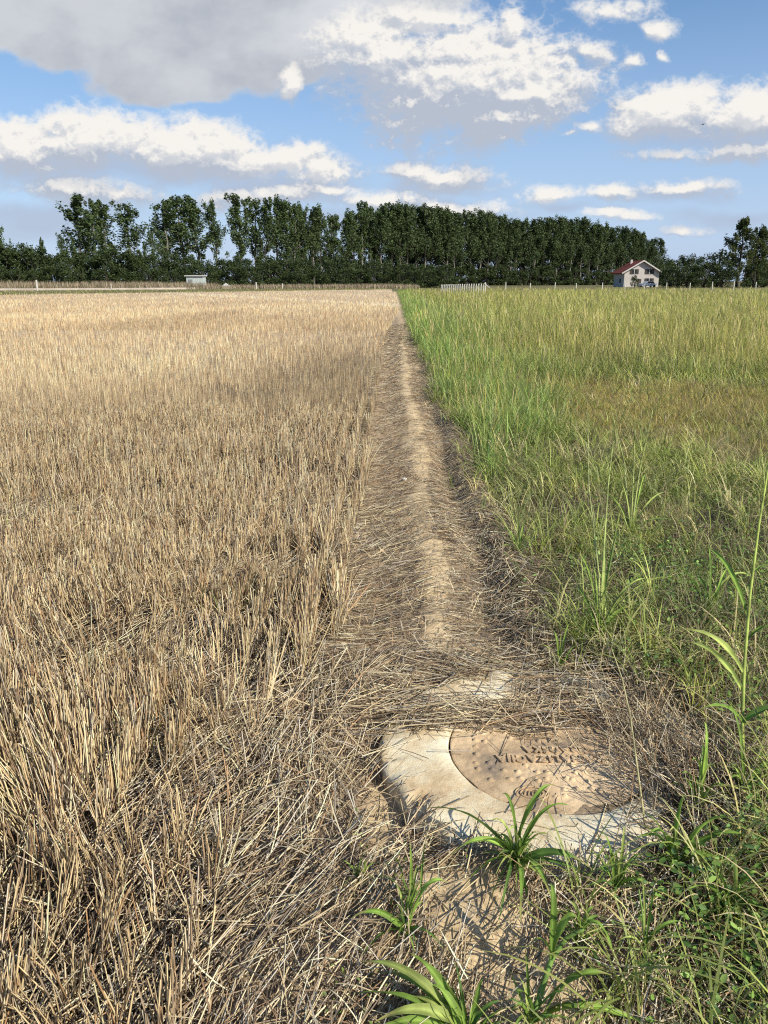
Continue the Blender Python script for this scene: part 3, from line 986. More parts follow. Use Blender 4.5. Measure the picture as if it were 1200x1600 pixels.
def leaflets(cx, cy, cz, size, col, kind=6):
    n = len(cx)
    nrm = RNG.normal(0, 0.5, (n, 3)) + np.array([0, 0, 1.0])
    nrm /= np.linalg.norm(nrm, axis=1, keepdims=True)
    a = np.cross(nrm, RNG.normal(size=(n, 3)))
    a /= np.linalg.norm(a, axis=1, keepdims=True)
    b2 = np.cross(nrm, a)
    pts = [(-1, 0), (-0.45, 0.5), (0.45, 0.52), (1, 0), (0.45, -0.52), (-0.45, -0.5)]
    Vs = np.zeros((n, 6, 3))
    c0 = np.stack([cx, cy, cz], 1)
    for k, (u_, v_) in enumerate(pts):
        Vs[:, k] = c0 + a * (size * u_)[:, None] + b2 * (size * v_)[:, None] + nrm * (size * 0.18 * abs(v_) * 2)[:, None]
    off = (np.arange(n) * 6)[:, None]
    Fs = np.concatenate([off + np.array([[0, 1, 2, 3]]), off + np.array([[0, 3, 4, 5]])], 1).reshape(-1, 4)
    return Vs.reshape(-1, 3), Fs, np.repeat(col, 6, axis=0)


bag = Bag()
x, y = scatter(62000, 0.55, 4.2, 1.0, 5.5, lambda x, y: (ring_q(x, y) > RO + 0.06) * (x < 0.56 * y + 1.6) * np.clip(
    1.6 * np.exp(-(((x - 1.00) / 0.36) ** 2 + ((y - 1.55) / 0.36) ** 2)) + 0.45 * np.exp(-(((x - 1.55) / 0.5) ** 2 + ((y - 3.6) / 0.8) ** 2)) + 0.16 * (fbm(x, y, 0.5, 71, 3) > 0.52) * (x > 1.0), 0, 1))
n = len(x)
bag.add(*leaflets(x, y, SURF(x, y) + RNG.random(n) ** 0.8 * 0.13, RNG.uniform(0.004, 0.014, n), pick(GREEN[:5], n) * np.array([0.62, 0.80, 0.8])))
x, y = scatter(1400, -0.15, 0.75, 1.1, 2.0, lambda x, y: (ring_q(x, y) > RO + 0.02) * (1 - bare(x, y)) * (fbm(x, y, 0.18, 72, 2) > 0.48))
n = len(x)
bag.add(*leaflets(x, y, SURF(x, y) + RNG.random(n) * 0.05, RNG.uniform(0.003, 0.008, n), pick(GREEN[:5], n) * 0.8))
tag(bag.build('small_weeds', M['cloverleaf']), 'low small-leaved green weeds beside the manhole', 'weeds', kind='stuff')

# --- rough growth between field and woods at the left -------------------------
bag = Bag()
x = RNG.uniform(-190, -1, 30000)
fe = field_end(x)
rd = np.interp(x, [-260, -150, -68, -46, -20, 6], [95, 116, 138.5, 150, 163, 168])
y = fe + RNG.random(len(x)) ** 1.0 * np.maximum(rd - 3.2 - fe, 1.0)
n = len(x)
bag.add(*blades(xyz(x, y), RNG.uniform(0, 2 * np.pi, n), RNG.uniform(0.08, 0.26, n), np.full(n, 0.07), RNG.uniform(0, 0.6, n), RNG.uniform(0, 1, n), pick(np.concatenate([GREEN, YELL, DULL]), n) * 0.8, 2))
tag(bag.build('verge_grass', M['blade']), 'green verge of grass between the stubble and the dirt road', 'grass', kind='stuff')
bag = Bag()
x = RNG.uniform(-190, 6, 46000)
rd = np.interp(x, [-260, -150, -68, -46, -20, 6], [95, 116, 138.5, 150, 163, 168])
y = rd + 3.4 + RNG.random(len(x)) * np.where(x < -25, 28, 20)
n = len(x)
hh = np.where(x < -38, 1.75, 1.1) * (0.6 + 0.5 * fbm(x, y, 6, 81, 3))
pk = np.array([(0.36, 0.29, 0.19), (0.30, 0.22, 0.15), (0.26, 0.19, 0.13), (0.40, 0.34, 0.23), (0.18, 0.17, 0.08)])
bag.add(*blades(xyz(x, y), RNG.uniform(0, 2 * np.pi, n), hh * RNG.uniform(0.6, 1.2, n), np.full(n, 0.10), RNG.uniform(0, 0.4, n), RNG.uniform(0, 0.8, n), pick(pk, n), 2))
tag(bag.build('dry_weeds', M['straw']), 'tall dry brownish weeds behind the dirt road', 'dry weeds', kind='stuff')

# ------------------------------------------------------------------ manhole
mh = empty('manhole', (RX, RY, 0), 'round manhole with cream concrete ring half buried in straw', 'manhole')
nseg = 128
prof = [(RO + 0.006, -0.10), (RO + 0.004, 0.02), (RO, RING_TOP - 0.014), (RO - 0.012, RING_TOP - 0.003), (RO - 0.03, RING_TOP), (RO - 0.08, RING_TOP + 0.001), (RO - 0.13, RING_TOP), (RO - 0.17, RING_TOP), (RI + 0.012, RING_TOP - 0.001), (RI + 0.003, RING_TOP - 0.006), (RI, RING_TOP - 0.02), (RI, -0.10)]
vv = []
for i in range(nseg):
    a = 2 * math.pi * i / nseg
    ca, sa = math.cos(a), math.sin(a)
    for j, (r, z) in enumerate(prof):
        o_ = j < 5
        rr = r + (float(fbm(ca * 3, sa * 3, 0.5, 90, 5)) - 0.5) * (0.06 if o_ else 0.006) * (1 if o_ else 1)
        chip = max(0, float(fbm(ca * 5, sa * 5, 0.35, 91, 3)) - 0.60) * 0.28 if j in (3, 4) else 0
        zz = z - chip + (float(vnoise(ca * r * 9, sa * r * 9, 0.4, 92)) - 0.5) * 0.006 * (z > 0.03)
        vv.append((rr * ca, rr * sa, zz))
P_ = len(prof)
ff = [(i * P_ + j, i * P_ + j + 1, ((i + 1) % nseg) * P_ + j + 1, ((i + 1) % nseg) * P_ + j) for i in range(nseg) for j in range(P_ - 1)]
o = mesh_np('concrete_ring', np.array(vv), np.array(ff)[:, ::-1], M['concrete'], parent=mh, smooth_=True)
# cover with raised studs, dusted with soil, one closed relief
studs = []
for gx_ in np.arange(-0.30, 0.31, 0.044):
    for gy_ in np.arange(-0.30, 0.31, 0.044):
        jx, jy = gx_ + RNG.normal(0, 0.007), gy_ + RNG.normal(0, 0.007)
        if math.hypot(jx, jy) > 0.295 or (-0.21 < jx < 0.18 and -0.09 < jy < 0.03) or (abs(jx + 0.10) < 0.07 and -0.29 < jy < -0.20) or RNG.random() < 0.12:
            continue
        studs.append((jx, jy, RNG.uniform(0.0065, 0.009), RNG.uniform(0.007, 0.011)))
rr_c = list(np.linspace(0.004, 0.334, 84)) + [0.3355, 0.3385, 0.340, 0.341]
vv, NS = [(0, 0, COVER_TOP)], 320
for k, r in enumerate(rr_c):
    an = np.arange(NS) * 2 * math.pi / NS
    xx, yy = r * np.cos(an), r * np.sin(an)
    zz = COVER_TOP + (fbm(xx + 5, yy, 0.10, 95, 4) - 0.5) * 0.013 + (fbm(xx + 5, yy, 0.015, 96, 2) - 0.5) * 0.0025
    for (jx, jy, sr, sh) in studs:
        dd = np.maximum(0, 1 - ((xx - jx) ** 2 * 0.6 + (yy - jy) ** 2) / (sr * sr))
        zz = zz + sh * np.sqrt(dd)
    if k == 85: zz = zz - 0.003
    if k == 87: zz = zz * 0 - 0.05
    vv += list(zip(xx, yy, zz))
tri = [(0, 1 + i, 1 + (i + 1) % NS) for i in range(NS)]
quad = [(1 + k * NS + i, 1 + (k + 1) * NS + i, 1 + (k + 1) * NS + (i + 1) % NS, 1 + k * NS + (i + 1) % NS) for k in range(len(rr_c) - 1) for i in range(NS)]
me = bpy.data.meshes.new('cover')
me.from_pydata(vv, [], tri + quad)
for p in me.polygons: p.use_smooth = True
me.materials.append(M['cover'])
cover = bpy.data.objects.new('cover', me)
C.objects.link(cover)
cover.parent = mh


def lettering(txt, size, x, y):
    cu = bpy.data.curves.new('text', 'FONT')
    cu.body = txt
    cu.size = size
    cu.align_x, cu.align_y = 'CENTER', 'CENTER'
    cu.extrude = 0.0022
    cu.bevel_depth = 0.0008
    cu.offset = 0.0012
    cu.space_character = 1.12
    cu.materials.append(M['cover'])
    ob = bpy.data.objects.new('text', cu)
    C.objects.link(ob)
    bpy.context.view_layer.update()
    me_ = bpy.data.meshes.new_from_object(ob.evaluated_get(bpy.context.evaluated_depsgraph_get()))
    bpy.data.objects.remove(ob)
    l = bpy.data.objects.new('lettering', me_)
    C.objects.link(l)
    l.parent = cover
    l.location = (x, y, COVER_TOP + 0.004)
    l.rotation_euler = (0, 0, math.pi)
    return l


tag(lettering('KANALIZACIJA', 0.050, -0.005, -0.058), 'raised upside-down word KANALIZACIJA')
tag(lettering('GRADSKA', 0.046, 0.025, -0.004), 'raised upside-down word GRADSKA')
mb = MB()
for (a_, b_2) in ((0.052, 0.034), (0.036, 0.021)):
    pts = [(-0.10 + a_ * math.cos(t), -0.245 + b_2 * math.sin(t), COVER_TOP + 0.003) for t in np.linspace(0, 2 * math.pi, 29)]
    mb.tube(pts, [0.003] * 29, 5, False)
for k in range(5):
    xk = -0.125 + k * 0.0125
    mb.tube([(xk, -0.256, COVER_TOP + 0.004), (xk + 0.006, -0.234, COVER_TOP + 0.004)], [0.0022, 0.0022], 5)
mb.build('emblem', M['cover'], cover, True)

# ------------------------------------------------------------------ the larger grass plants, leaf by leaf
lm, t, b = new_mat('broad_leaf')
a = t.nodes.new('ShaderNodeAttribute')
a.attribute_name = 'tint'
nz = t.nodes.new('ShaderNodeTexNoise')
nz.inputs['Scale'].default_value = 14
nz.inputs['Detail'].default_value = 6
tc_ = t.nodes.new('ShaderNodeTexCoord')
t.links.new(tc_.outputs['Object'], nz.inputs['Vector'])
v = t.nodes.new('ShaderNodeVectorMath')
v.operation = 'SCALE'
t.links.new(a.outputs['Color'], v.inputs[0])
t.links.new(smooth(t, nz.outputs[0], 0.3, 0.7, 0.6, 1.35), v.inputs['Scale'])
t.links.new(v.outputs['Vector'], b.inputs['Base Color'])
b.inputs['Roughness'].default_value = 0.62
b.inputs['Specular IOR Level'].default_value = 0.25
tr = t.nodes.new('ShaderNodeBsdfTranslucent')
t.links.new(v.outputs['Vector'], tr.inputs['Color'])
mx = t.nodes.new('ShaderNodeMixShader')
mx.inputs[0].default_value = 0.32
t.links.new(b.outputs[0], mx.inputs[1])
t.links.new(tr.outputs[0], mx.inputs[2])
t.links.new(mx.outputs[0], t.nodes['Material Output'].inputs['Surface'])
M['leaf'] = lm


def leaf_mesh(p0, p1, p2, width, col, parent, name='leaf', K=14, roll=0.0, wave=0.0):
    """an arching leaf along a quadratic curve with a pale midrib; five points across"""
    p0, p1, p2 = Vector(p0), Vector(p1), Vector(p2)
    o0 = parent.location
    vs, cs, fs = [], [], []
    col = np.array(col)
    ph = RNG.uniform(0, 6)
    tipy = RNG.uniform(0.72, 1.05)
    for k in range(K + 1):
        s = k / K
        p = p0 * (1 - s) ** 2 + p1 * 2 * s * (1 - s) + p2 * s * s
        d = ((p1 - p0) * (1 - s) + (p2 - p1) * s).normalized()
        side = d.cross(Vector((0, 0, 1)))
        if side.length < 0.05: side = Vector((1, 0.2, 0))
        side.normalize()
        up_ = side.cross(d)
        rl = roll + wave * 1.5 * math.sin(3.6 * s + ph)
        side, up_ = side * math.cos(rl) + up_ * math.sin(rl), up_ * math.cos(rl) - side * math.sin(rl)
        w = width * (0.40 + 0.60 * min(1, s / 0.25) ** 0.8) * max(0.05, (1 - max(0, (s - 0.25) / 0.75) ** 1.55))
        rip = 0.06 * width * math.sin(s * 22 + ph)
        for j, a_ in enumerate((-1, -0.5, -0.09, 0.09, 0.5, 1)):
            lift = abs(a_) ** 1.1 * 0.36 * w * (1 - 0.5 * s) + rip * (abs(a_) == 1) * (1 if a_ > 0 else -1)
            q_ = p + side * (a_ * w / 2) + up_ * lift
            q_.z = max(q_.z, float(SURF(q_.x, q_.y)) + 0.004)
            vs.append(tuple(q_ - o0))
            c = col * (1.35 if abs(a_) < 0.2 else 0.93 if abs(a_) == 1 else 1.0) * (1 + 0.15 * s)
            if s > tipy: c = c * 0.35 + np.array([0.40, 0.33, 0.14]) * 0.65
            cs.append(c)
    for k in range(K):
        for j in range(5):
            fs.append((k * 6 + j, k * 6 + j + 1, (k + 1) * 6 + j + 1, (k + 1) * 6 + j))
    ob = mesh_np(name, np.array(vs), np.array(fs), M['leaf'], np.array(cs), parent, True)
    return ob


def stem_mesh(pts, r0, r1, col, parent, name='stem'):
    mb_ = MB()
    n_ = len(pts)
    o0 = parent.location
    rs = [r0 + (r1 - r0) * i / (n_ - 1) for i in range(n_)]
    mb_.tube([Vector(p) - o0 for p in pts], rs, 7)
    ob = mb_.build(name, M['leaf'], parent, True)
    at = ob.data.color_attributes.new('tint', 'FLOAT_COLOR', 'POINT')
    at.data.foreach_set('color', np.tile(np.array(list(col) + [1.0], dtype=np.float32), len(mb_.v)))
    return ob


G1, G2, G3, GY = (0.16, 0.26, 0.045), (0.23, 0.35, 0.065), (0.10, 0.185, 0.04), (0.34, 0.41, 0.11)


def plant(name, base_px, label, cat, leaves, stems=(), group=None, width=0.016):
    """leaves: (tip px, tip py, tip height, arch height, width factor, colour[, start height])"""
    B = G(*base_px)
    B.z = float(SURF(B.x, B.y)) - 0.005
    root = empty(name, B, label, cat, group)
    for lf in leaves:
        tx_, ty_, tz, arch, wf, colr_ = lf[:6]
        sh = lf[6] if len(lf) > 6 else 0.01
        so = lf[7] if len(lf) > 7 else None
        p0 = B + Vector((RNG.normal(0, 0.006), RNG.normal(0, 0.006), sh))
        if so is not None:
            p0 = G(so[0], so[1], sh)
        p2 = G(tx_, ty_, max(tz, 0.004))
        p2 = G(tx_, ty_, max(tz, 0.004) + max(0.0, float(SURF(p2.x, p2.y))))
        mid = (p0 + p2) / 2
        p1 = Vector((mid.x * 0.85 + p0.x * 0.15, mid.y * 0.85 + p0.y * 0.15, max(p0.z, p2.z) + arch))
        leaf_mesh(p0, p1, p2, width * wf * 0.82, np.array(colr_) * RNG.uniform(0.88, 1.12), root, roll=RNG.normal(0, 0.25), wave=0.35)
    # the many small lower leaves round the foot
    width = width * 0.82
    for _ in range(int(len(leaves) * 2.2)):
        az = RNG.uniform(0, 6.28)
        L_ = RNG.uniform(0.04, 0.15) * (width / 0.02)
        p2 = B + Vector((math.cos(az) * L_, math.sin(az) * L_, 0))
        p2.z = float(SURF(p2.x, p2.y)) + RNG.uniform(0.005, 0.10)
        p1 = B.lerp(p2, 0.45)
        p1.z = max(B.z, p2.z) + RNG.uniform(0.01, 0.07)
        leaf_mesh(B + Vector((0, 0, 0.005)), p1, p2, width * RNG.uniform(0.25, 0.6), np.array((G1, G2, G3, GY)[RNG.integers(4)]), root, K=8, roll=RNG.normal(0, 0.4), wave=0.3)
    for (pts, r0, r1, c_) in stems:
        P3 = [B] + [G(px, py, z) for (px, py, z) in pts]
        # smooth through the points
        out_ = []
        for i in range(len(P3) - 1):
            for s in (0, 0.34, 0.67):
                out_.append(P3[i].lerp(P3[i + 1], s))
        out_.append(P3[-1])
        stem_mesh(out_, r0, r1, c_, root)
    return root


GP = 'broad-leaved wild grass plants near the manhole'
plant('grass_plant', (806, 1372), 'leafy bright green grass clump arching over the front of the concrete ring', 'grass plant', [
    (648, 1268, 0.05, 0.16, 1.15, G2), (703, 1338, 0.07, 0.11, 1.15, G2), (722, 1388, 0.02, 0.08, 1.0, G1), (868, 1228, 0.22, 0.06, 1.0, G2, 0.05), (896, 1262, 0.16, 0.07, 0.8, G1, 0.04),
    (785, 1240, 0.20, 0.04, 0.8, G1, 0.04), (765, 1285, 0.16, 0.04, 0.9, GY, 0.03), (795, 1300, 0.15, 0.04, 0.7, GY, 0.02), (930, 1362, 0.06, 0.08, 1.3, G3), (935, 1376, 0.03, 0.05, 1.0, G3),
    (812, 1462, 0.02, 0.12, 1.0, G1), (778, 1452, 0.03, 0.09, 0.8, G3), (832, 1440, 0.02, 0.05, 0.6, G1), (868, 1420, 0.05, 0.10, 1.1, G2), (742, 1322, 0.10, 0.06, 0.8, G1), (760, 1420, 0.01, 0.07, 0.6, G3),
    (850, 1320, 0.10, 0.04, 0.5, G2), (818, 1290, 0.14, 0.03, 0.5, G1)], width=0.022, group=GP)
plant('grass_plant', (730, 1640), 'wide-leaved grass plant fanning leftwards at the bottom edge of the picture', 'grass plant', [
    (566, 1503, 0.08, 0.10, 1.5, GY), (540, 1556, 0.05, 0.10, 1.3, G1), (590, 1520, 0.04, 0.10, 1.3, G2), (585, 1598, 0.06, 0.10, 1.7, GY), (560, 1622, 0.02, 0.10, 1.4, G2), (700, 1560, 0.05, 0.02, 1.0, G3),
    (638, 1488, 0.10, 0.03, 1.5, G2), (668, 1538, 0.10, 0.04, 1.4, G2), (756, 1530, 0.12, 0.03, 0.8, G1), (785, 1565, 0.10, 0.03, 0.8, G3), (620, 1560, 0.07, 0.06, 1.5, GY)], width=0.021, group=GP)
plant('grass_plant', (633, 1484), 'small grass plant with one broad upright leaf at the left foot of the soil mound', 'grass plant', [
    (698, 1378, 0.13, 0.05, 1.25, G2), (547, 1436, 0.06, 0.07, 1.0, G1), (612, 1425, 0.10, 0.04, 0.6, GY), (560, 1500, 0.03, 0.05, 0.8, G1), (712, 1500, 0.03, 0.06, 0.7, G3), (640, 1400, 0.11, 0.02, 0.5, G1)], width=0.02, group=GP)
plant('grass_plant', (642, 1440), 'thin green grass sprout standing left of the concrete ring', 'grass plant', [
    (640, 1318, 0.16, 0.02, 0.8, G2), (668, 1302, 0.13, 0.04, 0.6, G1), (610, 1340, 0.10, 0.04, 0.5, G1), (584, 1372, 0.06, 0.05, 0.5, G3), (655, 1350, 0.10, 0.02, 0.5, GY)], width=0.014, group=GP)
plant('grass_plant', (826, 1618), 'grass plant with thick leaning stem and long leaves near the bottom centre', 'grass plant', [
    (800, 1555, 0.10, 0.04, 0.7, G1, 0.03), (956, 1524, 0.10, 0.05, 1.4, G2, 0.04, (850, 1585)), (1010, 1600, 0.03, 0.06, 1.4, G2, 0.03, (850, 1588)), (860, 1380, 0.22, 0.06, 1.0, G1, 0.14, (862, 1498)), (905, 1440, 0.20, 0.06, 1.1, G2, 0.16, (866, 1490)),
    (962, 1502, 0.10, 0.07, 1.0, G1, 0.20, (912, 1452)), (826, 1476, 0.16, 0.03, 0.8, G2, 0.13, (862, 1500)), (950, 1448, 0.14, 0.05, 0.6, G1, 0.2, (912, 1452))],
    [([(842, 1560, 0.06), (862, 1498, 0.13), (885, 1465, 0.18), (912, 1452, 0.20)], 0.008, 0.004, (0.22, 0.36, 0.09))], width=0.022, group=GP)
plant('grass_plant', (1013, 1535), 'slim pale green grass stem with short side leaves right of the soil mound', 'grass plant', [
    (1000, 1368, 0.25, 0.02, 0.5, GY, 0.12, (1006, 1465)), (1024, 1385, 0.22, 0.02, 0.5, G1, 0.10, (1008, 1480)), (962, 1474, 0.12, 0.04, 0.6, GY, 0.07, (1010, 1500)), (1075, 1445, 0.14, 0.05, 0.8, G1, 0.10, (1008, 1478)), (975, 1402, 0.16, 0.03, 0.4, G1, 0.12, (1004, 1450))],
    [([(1008, 1480, 0.09), (1003, 1420, 0.17), (998, 1390, 0.21)], 0.0035, 0.0018, (0.26, 0.40, 0.10))], width=0.015, group=GP)
plant('grass_plant', (1052, 1372), 'grass plant with broad drooping leaves right of the half-buried ring', 'grass plant', [
    (990, 1312, 0.08, 0.06, 1.0, G2), (1010, 1305, 0.12, 0.05, 1.3, G2), (1162, 1298, 0.16, 0.10, 1.3, G2), (1108, 1352, 0.06, 0.07, 1.0, G1), (1148, 1366, 0.03, 0.08, 0.8, G1), (1072, 1245, 0.22, 0.04, 0.9, G2, 0.06), (1046, 1300, 0.16, 0.03, 0.6, GY), (1200, 1330, 0.08, 0.12, 1.0, G1)], width=0.022, group=GP)
plant('grass_plant', (1088, 1290), 'upright light green grass shoot at the right edge of the straw heap', 'grass plant', [
    (1100, 1128, 0.26, 0.03, 1.0, G2, 0.08), (1080, 1190, 0.2, 0.03, 0.9, G2, 0.04), (1118, 1200, 0.17, 0.04, 0.9, GY, 0.04), (1062, 1212, 0.14, 0.04, 0.6, G1), (1140, 1240, 0.10, 0.06, 0.8, G1), (1094, 1155, 0.22, 0.02, 0.6, GY, 0.05)],
    [([(1092, 1230, 0.10), (1098, 1165, 0.2)], 0.004, 0.002, (0.24, 0.38, 0.10))], width=0.021, group=GP)
plant('grass_plant', (1158, 1262), 'tall grass plant with a thick yellow-green stem at the right picture edge', 'grass plant', [
    (1040, 990, 0.38, 0.07, 1.5, GY, 0.30, (1160, 1050)), (1052, 1004, 0.28, 0.09, 1.2, GY, 0.22, (1162, 1085)), (1090, 852, 0.55, 0.06, 1.1, G2, 0.42, (1166, 960)), (1250, 1000, 0.3, 0.10, 1.3, G1, 0.35, (1168, 1000)), (1230, 900, 0.45, 0.08, 1.0, G2, 0.5, (1174, 900)),
    (1075, 1120, 0.16, 0.08, 1.2, G1, 0.15, (1160, 1130)), (1260, 1130, 0.16, 0.10, 1.6, G3, 0.15, (1160, 1130)), (1110, 1200, 0.05, 0.08, 0.9, G2), (1240, 1190, 0.04, 0.10, 1.2, G1), (1130, 1090, 0.24, 0.03, 0.7, G1)],
    [([(1160, 1130, 0.15), (1163, 1040, 0.30), (1172, 930, 0.48), (1186, 820, 0.68), (1203, 715, 0.88)], 0.0065, 0.004, (0.42, 0.50, 0.12))], width=0.021, group=GP)
plant('grass_plant', (935, 1010), 'green grass clump with two arching leaves in the sparse meadow behind the ring', 'grass plant', [
    (1018, 905, 0.20, 0.09, 1.4, GY, 0.06), (1062, 905, 0.06, 0.2, 1.0, GY, 0.06), (880, 905, 0.16, 0.07, 0.9, G1), (900, 860, 0.28, 0.04, 1.0, G2), (945, 850, 0.34, 0.02, 0.9, GY), (968, 820, 0.38, 0.04, 0.9, G2), (895, 930, 0.08, 0.09, 1.0, G1), (990, 950, 0.08, 0.08, 1.1, G1), (925, 880, 0.3, 0.02, 0.7, G2)],
    [([(942, 880, 0.26), (950, 760, 0.52), (958, 690, 0.68)], 0.006, 0.003, (0.42, 0.48, 0.16)), ([(936, 900, 0.2), (920, 760, 0.5), (918, 640, 0.75)], 0.005, 0.0025, (0.46, 0.5, 0.2))], width=0.019, group=GP)
plant('grass_plant', (985, 840), 'grass clump with several tall thin stems rising past the clearing', 'grass plant', [
    (1048, 770, 0.2, 0.1, 1.2, GY), (930, 770, 0.2, 0.08, 1.0, G1), (1010, 740, 0.36, 0.04, 0.9, G2), (960, 745, 0.34, 0.03, 0.9, GY), (1065, 820, 0.05, 0.14, 1.0, G1), (905, 815, 0.05, 0.1, 1.0, G1)],
    [([(1000, 730, 0.4), (1020, 640, 0.8)], 0.006, 0.003, (0.44, 0.48, 0.18)), ([(990, 740, 0.36), (992, 655, 0.72)], 0.005, 0.003, (0.40, 0.46, 0.15)), ([(975, 720, 0.42), (955, 640, 0.75)], 0.005, 0.003, (0.44, 0.48, 0.18))], width=0.018, group=GP)
plant('grass_plant', (1105, 985), 'dark green grass clump with a long pale leaf bending right', 'grass plant', [
    (1178, 905, 0.10, 0.16, 1.1, GY, 0.12), (1032, 880, 0.26, 0.05, 1.0, G2), (1105, 850, 0.34, 0.03, 0.8, G1), (1060, 960, 0.06, 0.09, 1.0, G1), (1150, 985, 0.05, 0.08, 1.0, G1), (1080, 900, 0.22, 0.04, 0.9, G3), (1138, 890, 0.24, 0.05, 0.8, G2)], width=0.019, group=GP)
plant('grass_plant', (873, 1052), 'small fresh green tuft just behind the far side of the ring', 'grass plant', [
    (862, 985, 0.12, 0.03, 0.8, G2), (890, 975, 0.14, 0.03, 0.8, G2), (852, 1015, 0.07, 0.04, 0.6, G1), (905, 1010, 0.07, 0.04, 0.6, G1), (876, 990, 0.12, 0.01, 0.6, GY)], width=0.016, group=GP)
plant('grass_plant', (810, 880), 'small light green tuft on the dead grass bank left of the meadow', 'grass plant', [
    (805, 805, 0.2, 0.03, 0.9, GY), (820, 812, 0.19, 0.02, 0.8, G2), (785, 830, 0.14, 0.05, 0.8, G1), (840, 835, 0.12, 0.05, 0.8, GY), (775, 860, 0.05, 0.07, 0.7, GY)], width=0.022, group=GP)
plant('grass_plant', (905, 1500), 'low spreading grass plant between the soil mound and the slim green stem', 'grass plant', [
    (850, 1452, 0.06, 0.05, 0.9, G1), (930, 1420, 0.12, 0.04, 0.9, G2), (970, 1470, 0.05, 0.06, 0.8, G1), (880, 1405, 0.10, 0.04, 0.6, GY), (945, 1540, 0.02, 0.05, 0.8, G3), (985, 1505, 0.04, 0.05, 0.7, G2)], width=0.016, group=GP)
plant('grass_plant', (960, 1405), 'narrow-leaved grass plant hugging the near right edge of the ring', 'grass plant', [
    (900, 1330, 0.08, 0.05, 0.8, G2), (935, 1300, 0.15, 0.03, 0.7, G1), (975, 1290, 0.18, 0.02, 0.7, GY), (1010, 1340, 0.10, 0.05, 0.9, G1), (1030, 1395, 0.04, 0.06, 0.8, G2), (900, 1400, 0.03, 0.05, 0.8, G3), (955, 1330, 0.14, 0.02, 0.5, G2)], width=0.016, group=GP)
plant('grass_plant', (1135, 1440), 'grass plant with curved leaves among the small weeds at lower right', 'grass plant', [
    (1060, 1400, 0.10, 0.06, 0.9, G2), (1090, 1350, 0.16, 0.04, 0.8, G1), (1140, 1340, 0.2, 0.03, 0.8, GY), (1190, 1370, 0.12, 0.06, 0.9, G2), (1210, 1440, 0.05, 0.07, 0.9, G1), (1075, 1470, 0.03, 0.06, 0.7, G3)], width=0.017, group=GP)
plant('grass_plant', (560, 1400), 'tiny green grass sprout in the straw at the foot of the thin sprout', 'grass plant', [
    (545, 1360, 0.06, 0.03, 0.6, G1), (575, 1350, 0.08, 0.02, 0.6, G2), (590, 1385, 0.03, 0.04, 0.5, G1), (530, 1395, 0.02, 0.04, 0.5, GY)], width=0.012, group=GP)
o = plant('dry_stalk', (1008, 1318), 'long thin dry straw-coloured stalk leaning over the right part of the manhole', 'stalk', [],
          [([(1000, 1230, 0.12), (985, 1120, 0.26), (972, 1060, 0.34), (955, 1012, 0.42)], 0.0032, 0.0018, (0.55, 0.50, 0.26))])
o = plant('dry_stalk', (697, 1062), 'single pale straw stalk leaning right at the far end of the manhole', 'stalk', [],
          [([(715, 1035, 0.04), (735, 1010, 0.07)], 0.003, 0.0022, (0.55, 0.47, 0.35))])

# one pale stone on the path
p = G(632, 750)
mb = MB()
for k, (r, z) in enumerate(((0.010, -0.004), (0.019, 0.006), (0.017, 0.016), (0.008, 0.022))):
    for i in range(9):
        a = 2 * math.pi * i / 9
        mb.v.append((r * 1.3 * math.cos(a) * (1 + 0.15 * math.sin(3 * a)), r * math.sin(a), z))
for k in range(3):
    for i in range(9):
        mb.f.append((k * 9 + i, k * 9 + (i + 1) % 9, (k + 1) * 9 + (i + 1) % 9, (k + 1) * 9 + i))
mb.f.append(tuple(27 + i for i in range(9)))
o = mb.build('stone', M['pebble'], None, True)
o.location = (p.x, p.y, float(H(p.x, p.y)))
tag(o, 'small pale stone lying on the bare path', 'stone')

# ------------------------------------------------------------------ trees


def clump_leaves(centres, radii, per, size, colA, colB, flat=0.75):
    """leaf sprays through the volume of each clump; colour varies clump by clump"""
    n = len(centres) * per
    ci = np.repeat(np.arange(len(centres)), per)
    d = RNG.normal(size=(n, 3))
    d /= np.linalg.norm(d, axis=1, keepdims=True)
    rr = RNG.random(n) ** 0.45
    p = centres[ci] + d * (radii[ci] * rr[:, None])
    nrm = RNG.normal(size=(n, 3)) + d * 0.6
    nrm /= np.linalg.norm(nrm, axis=1, keepdims=True)
    a = np.cross(nrm, RNG.normal(size=(n, 3)))
    a /= np.linalg.norm(a, axis=1, keepdims=True)
    b2 = np.cross(nrm, a)
    s = size * RNG.uniform(0.5, 1.3, n)[:, None]
    Vs = np.stack([p - a * s, p - b2 * s * flat + nrm * s * 0.2, p + a * s, p + b2 * s * flat + nrm * s * 0.15], 1).reshape(-1, 3)
    Fs = np.arange(n * 4).reshape(-1, 4)
    t_ = RNG.random(len(centres))[ci] * 0.7 + RNG.random(n) * 0.3
    c = np.array(colA) * (1 - t_[:, None]) + np.array(colB) * t_[:, None]
    return Vs, Fs, np.repeat(c, 4, axis=0)


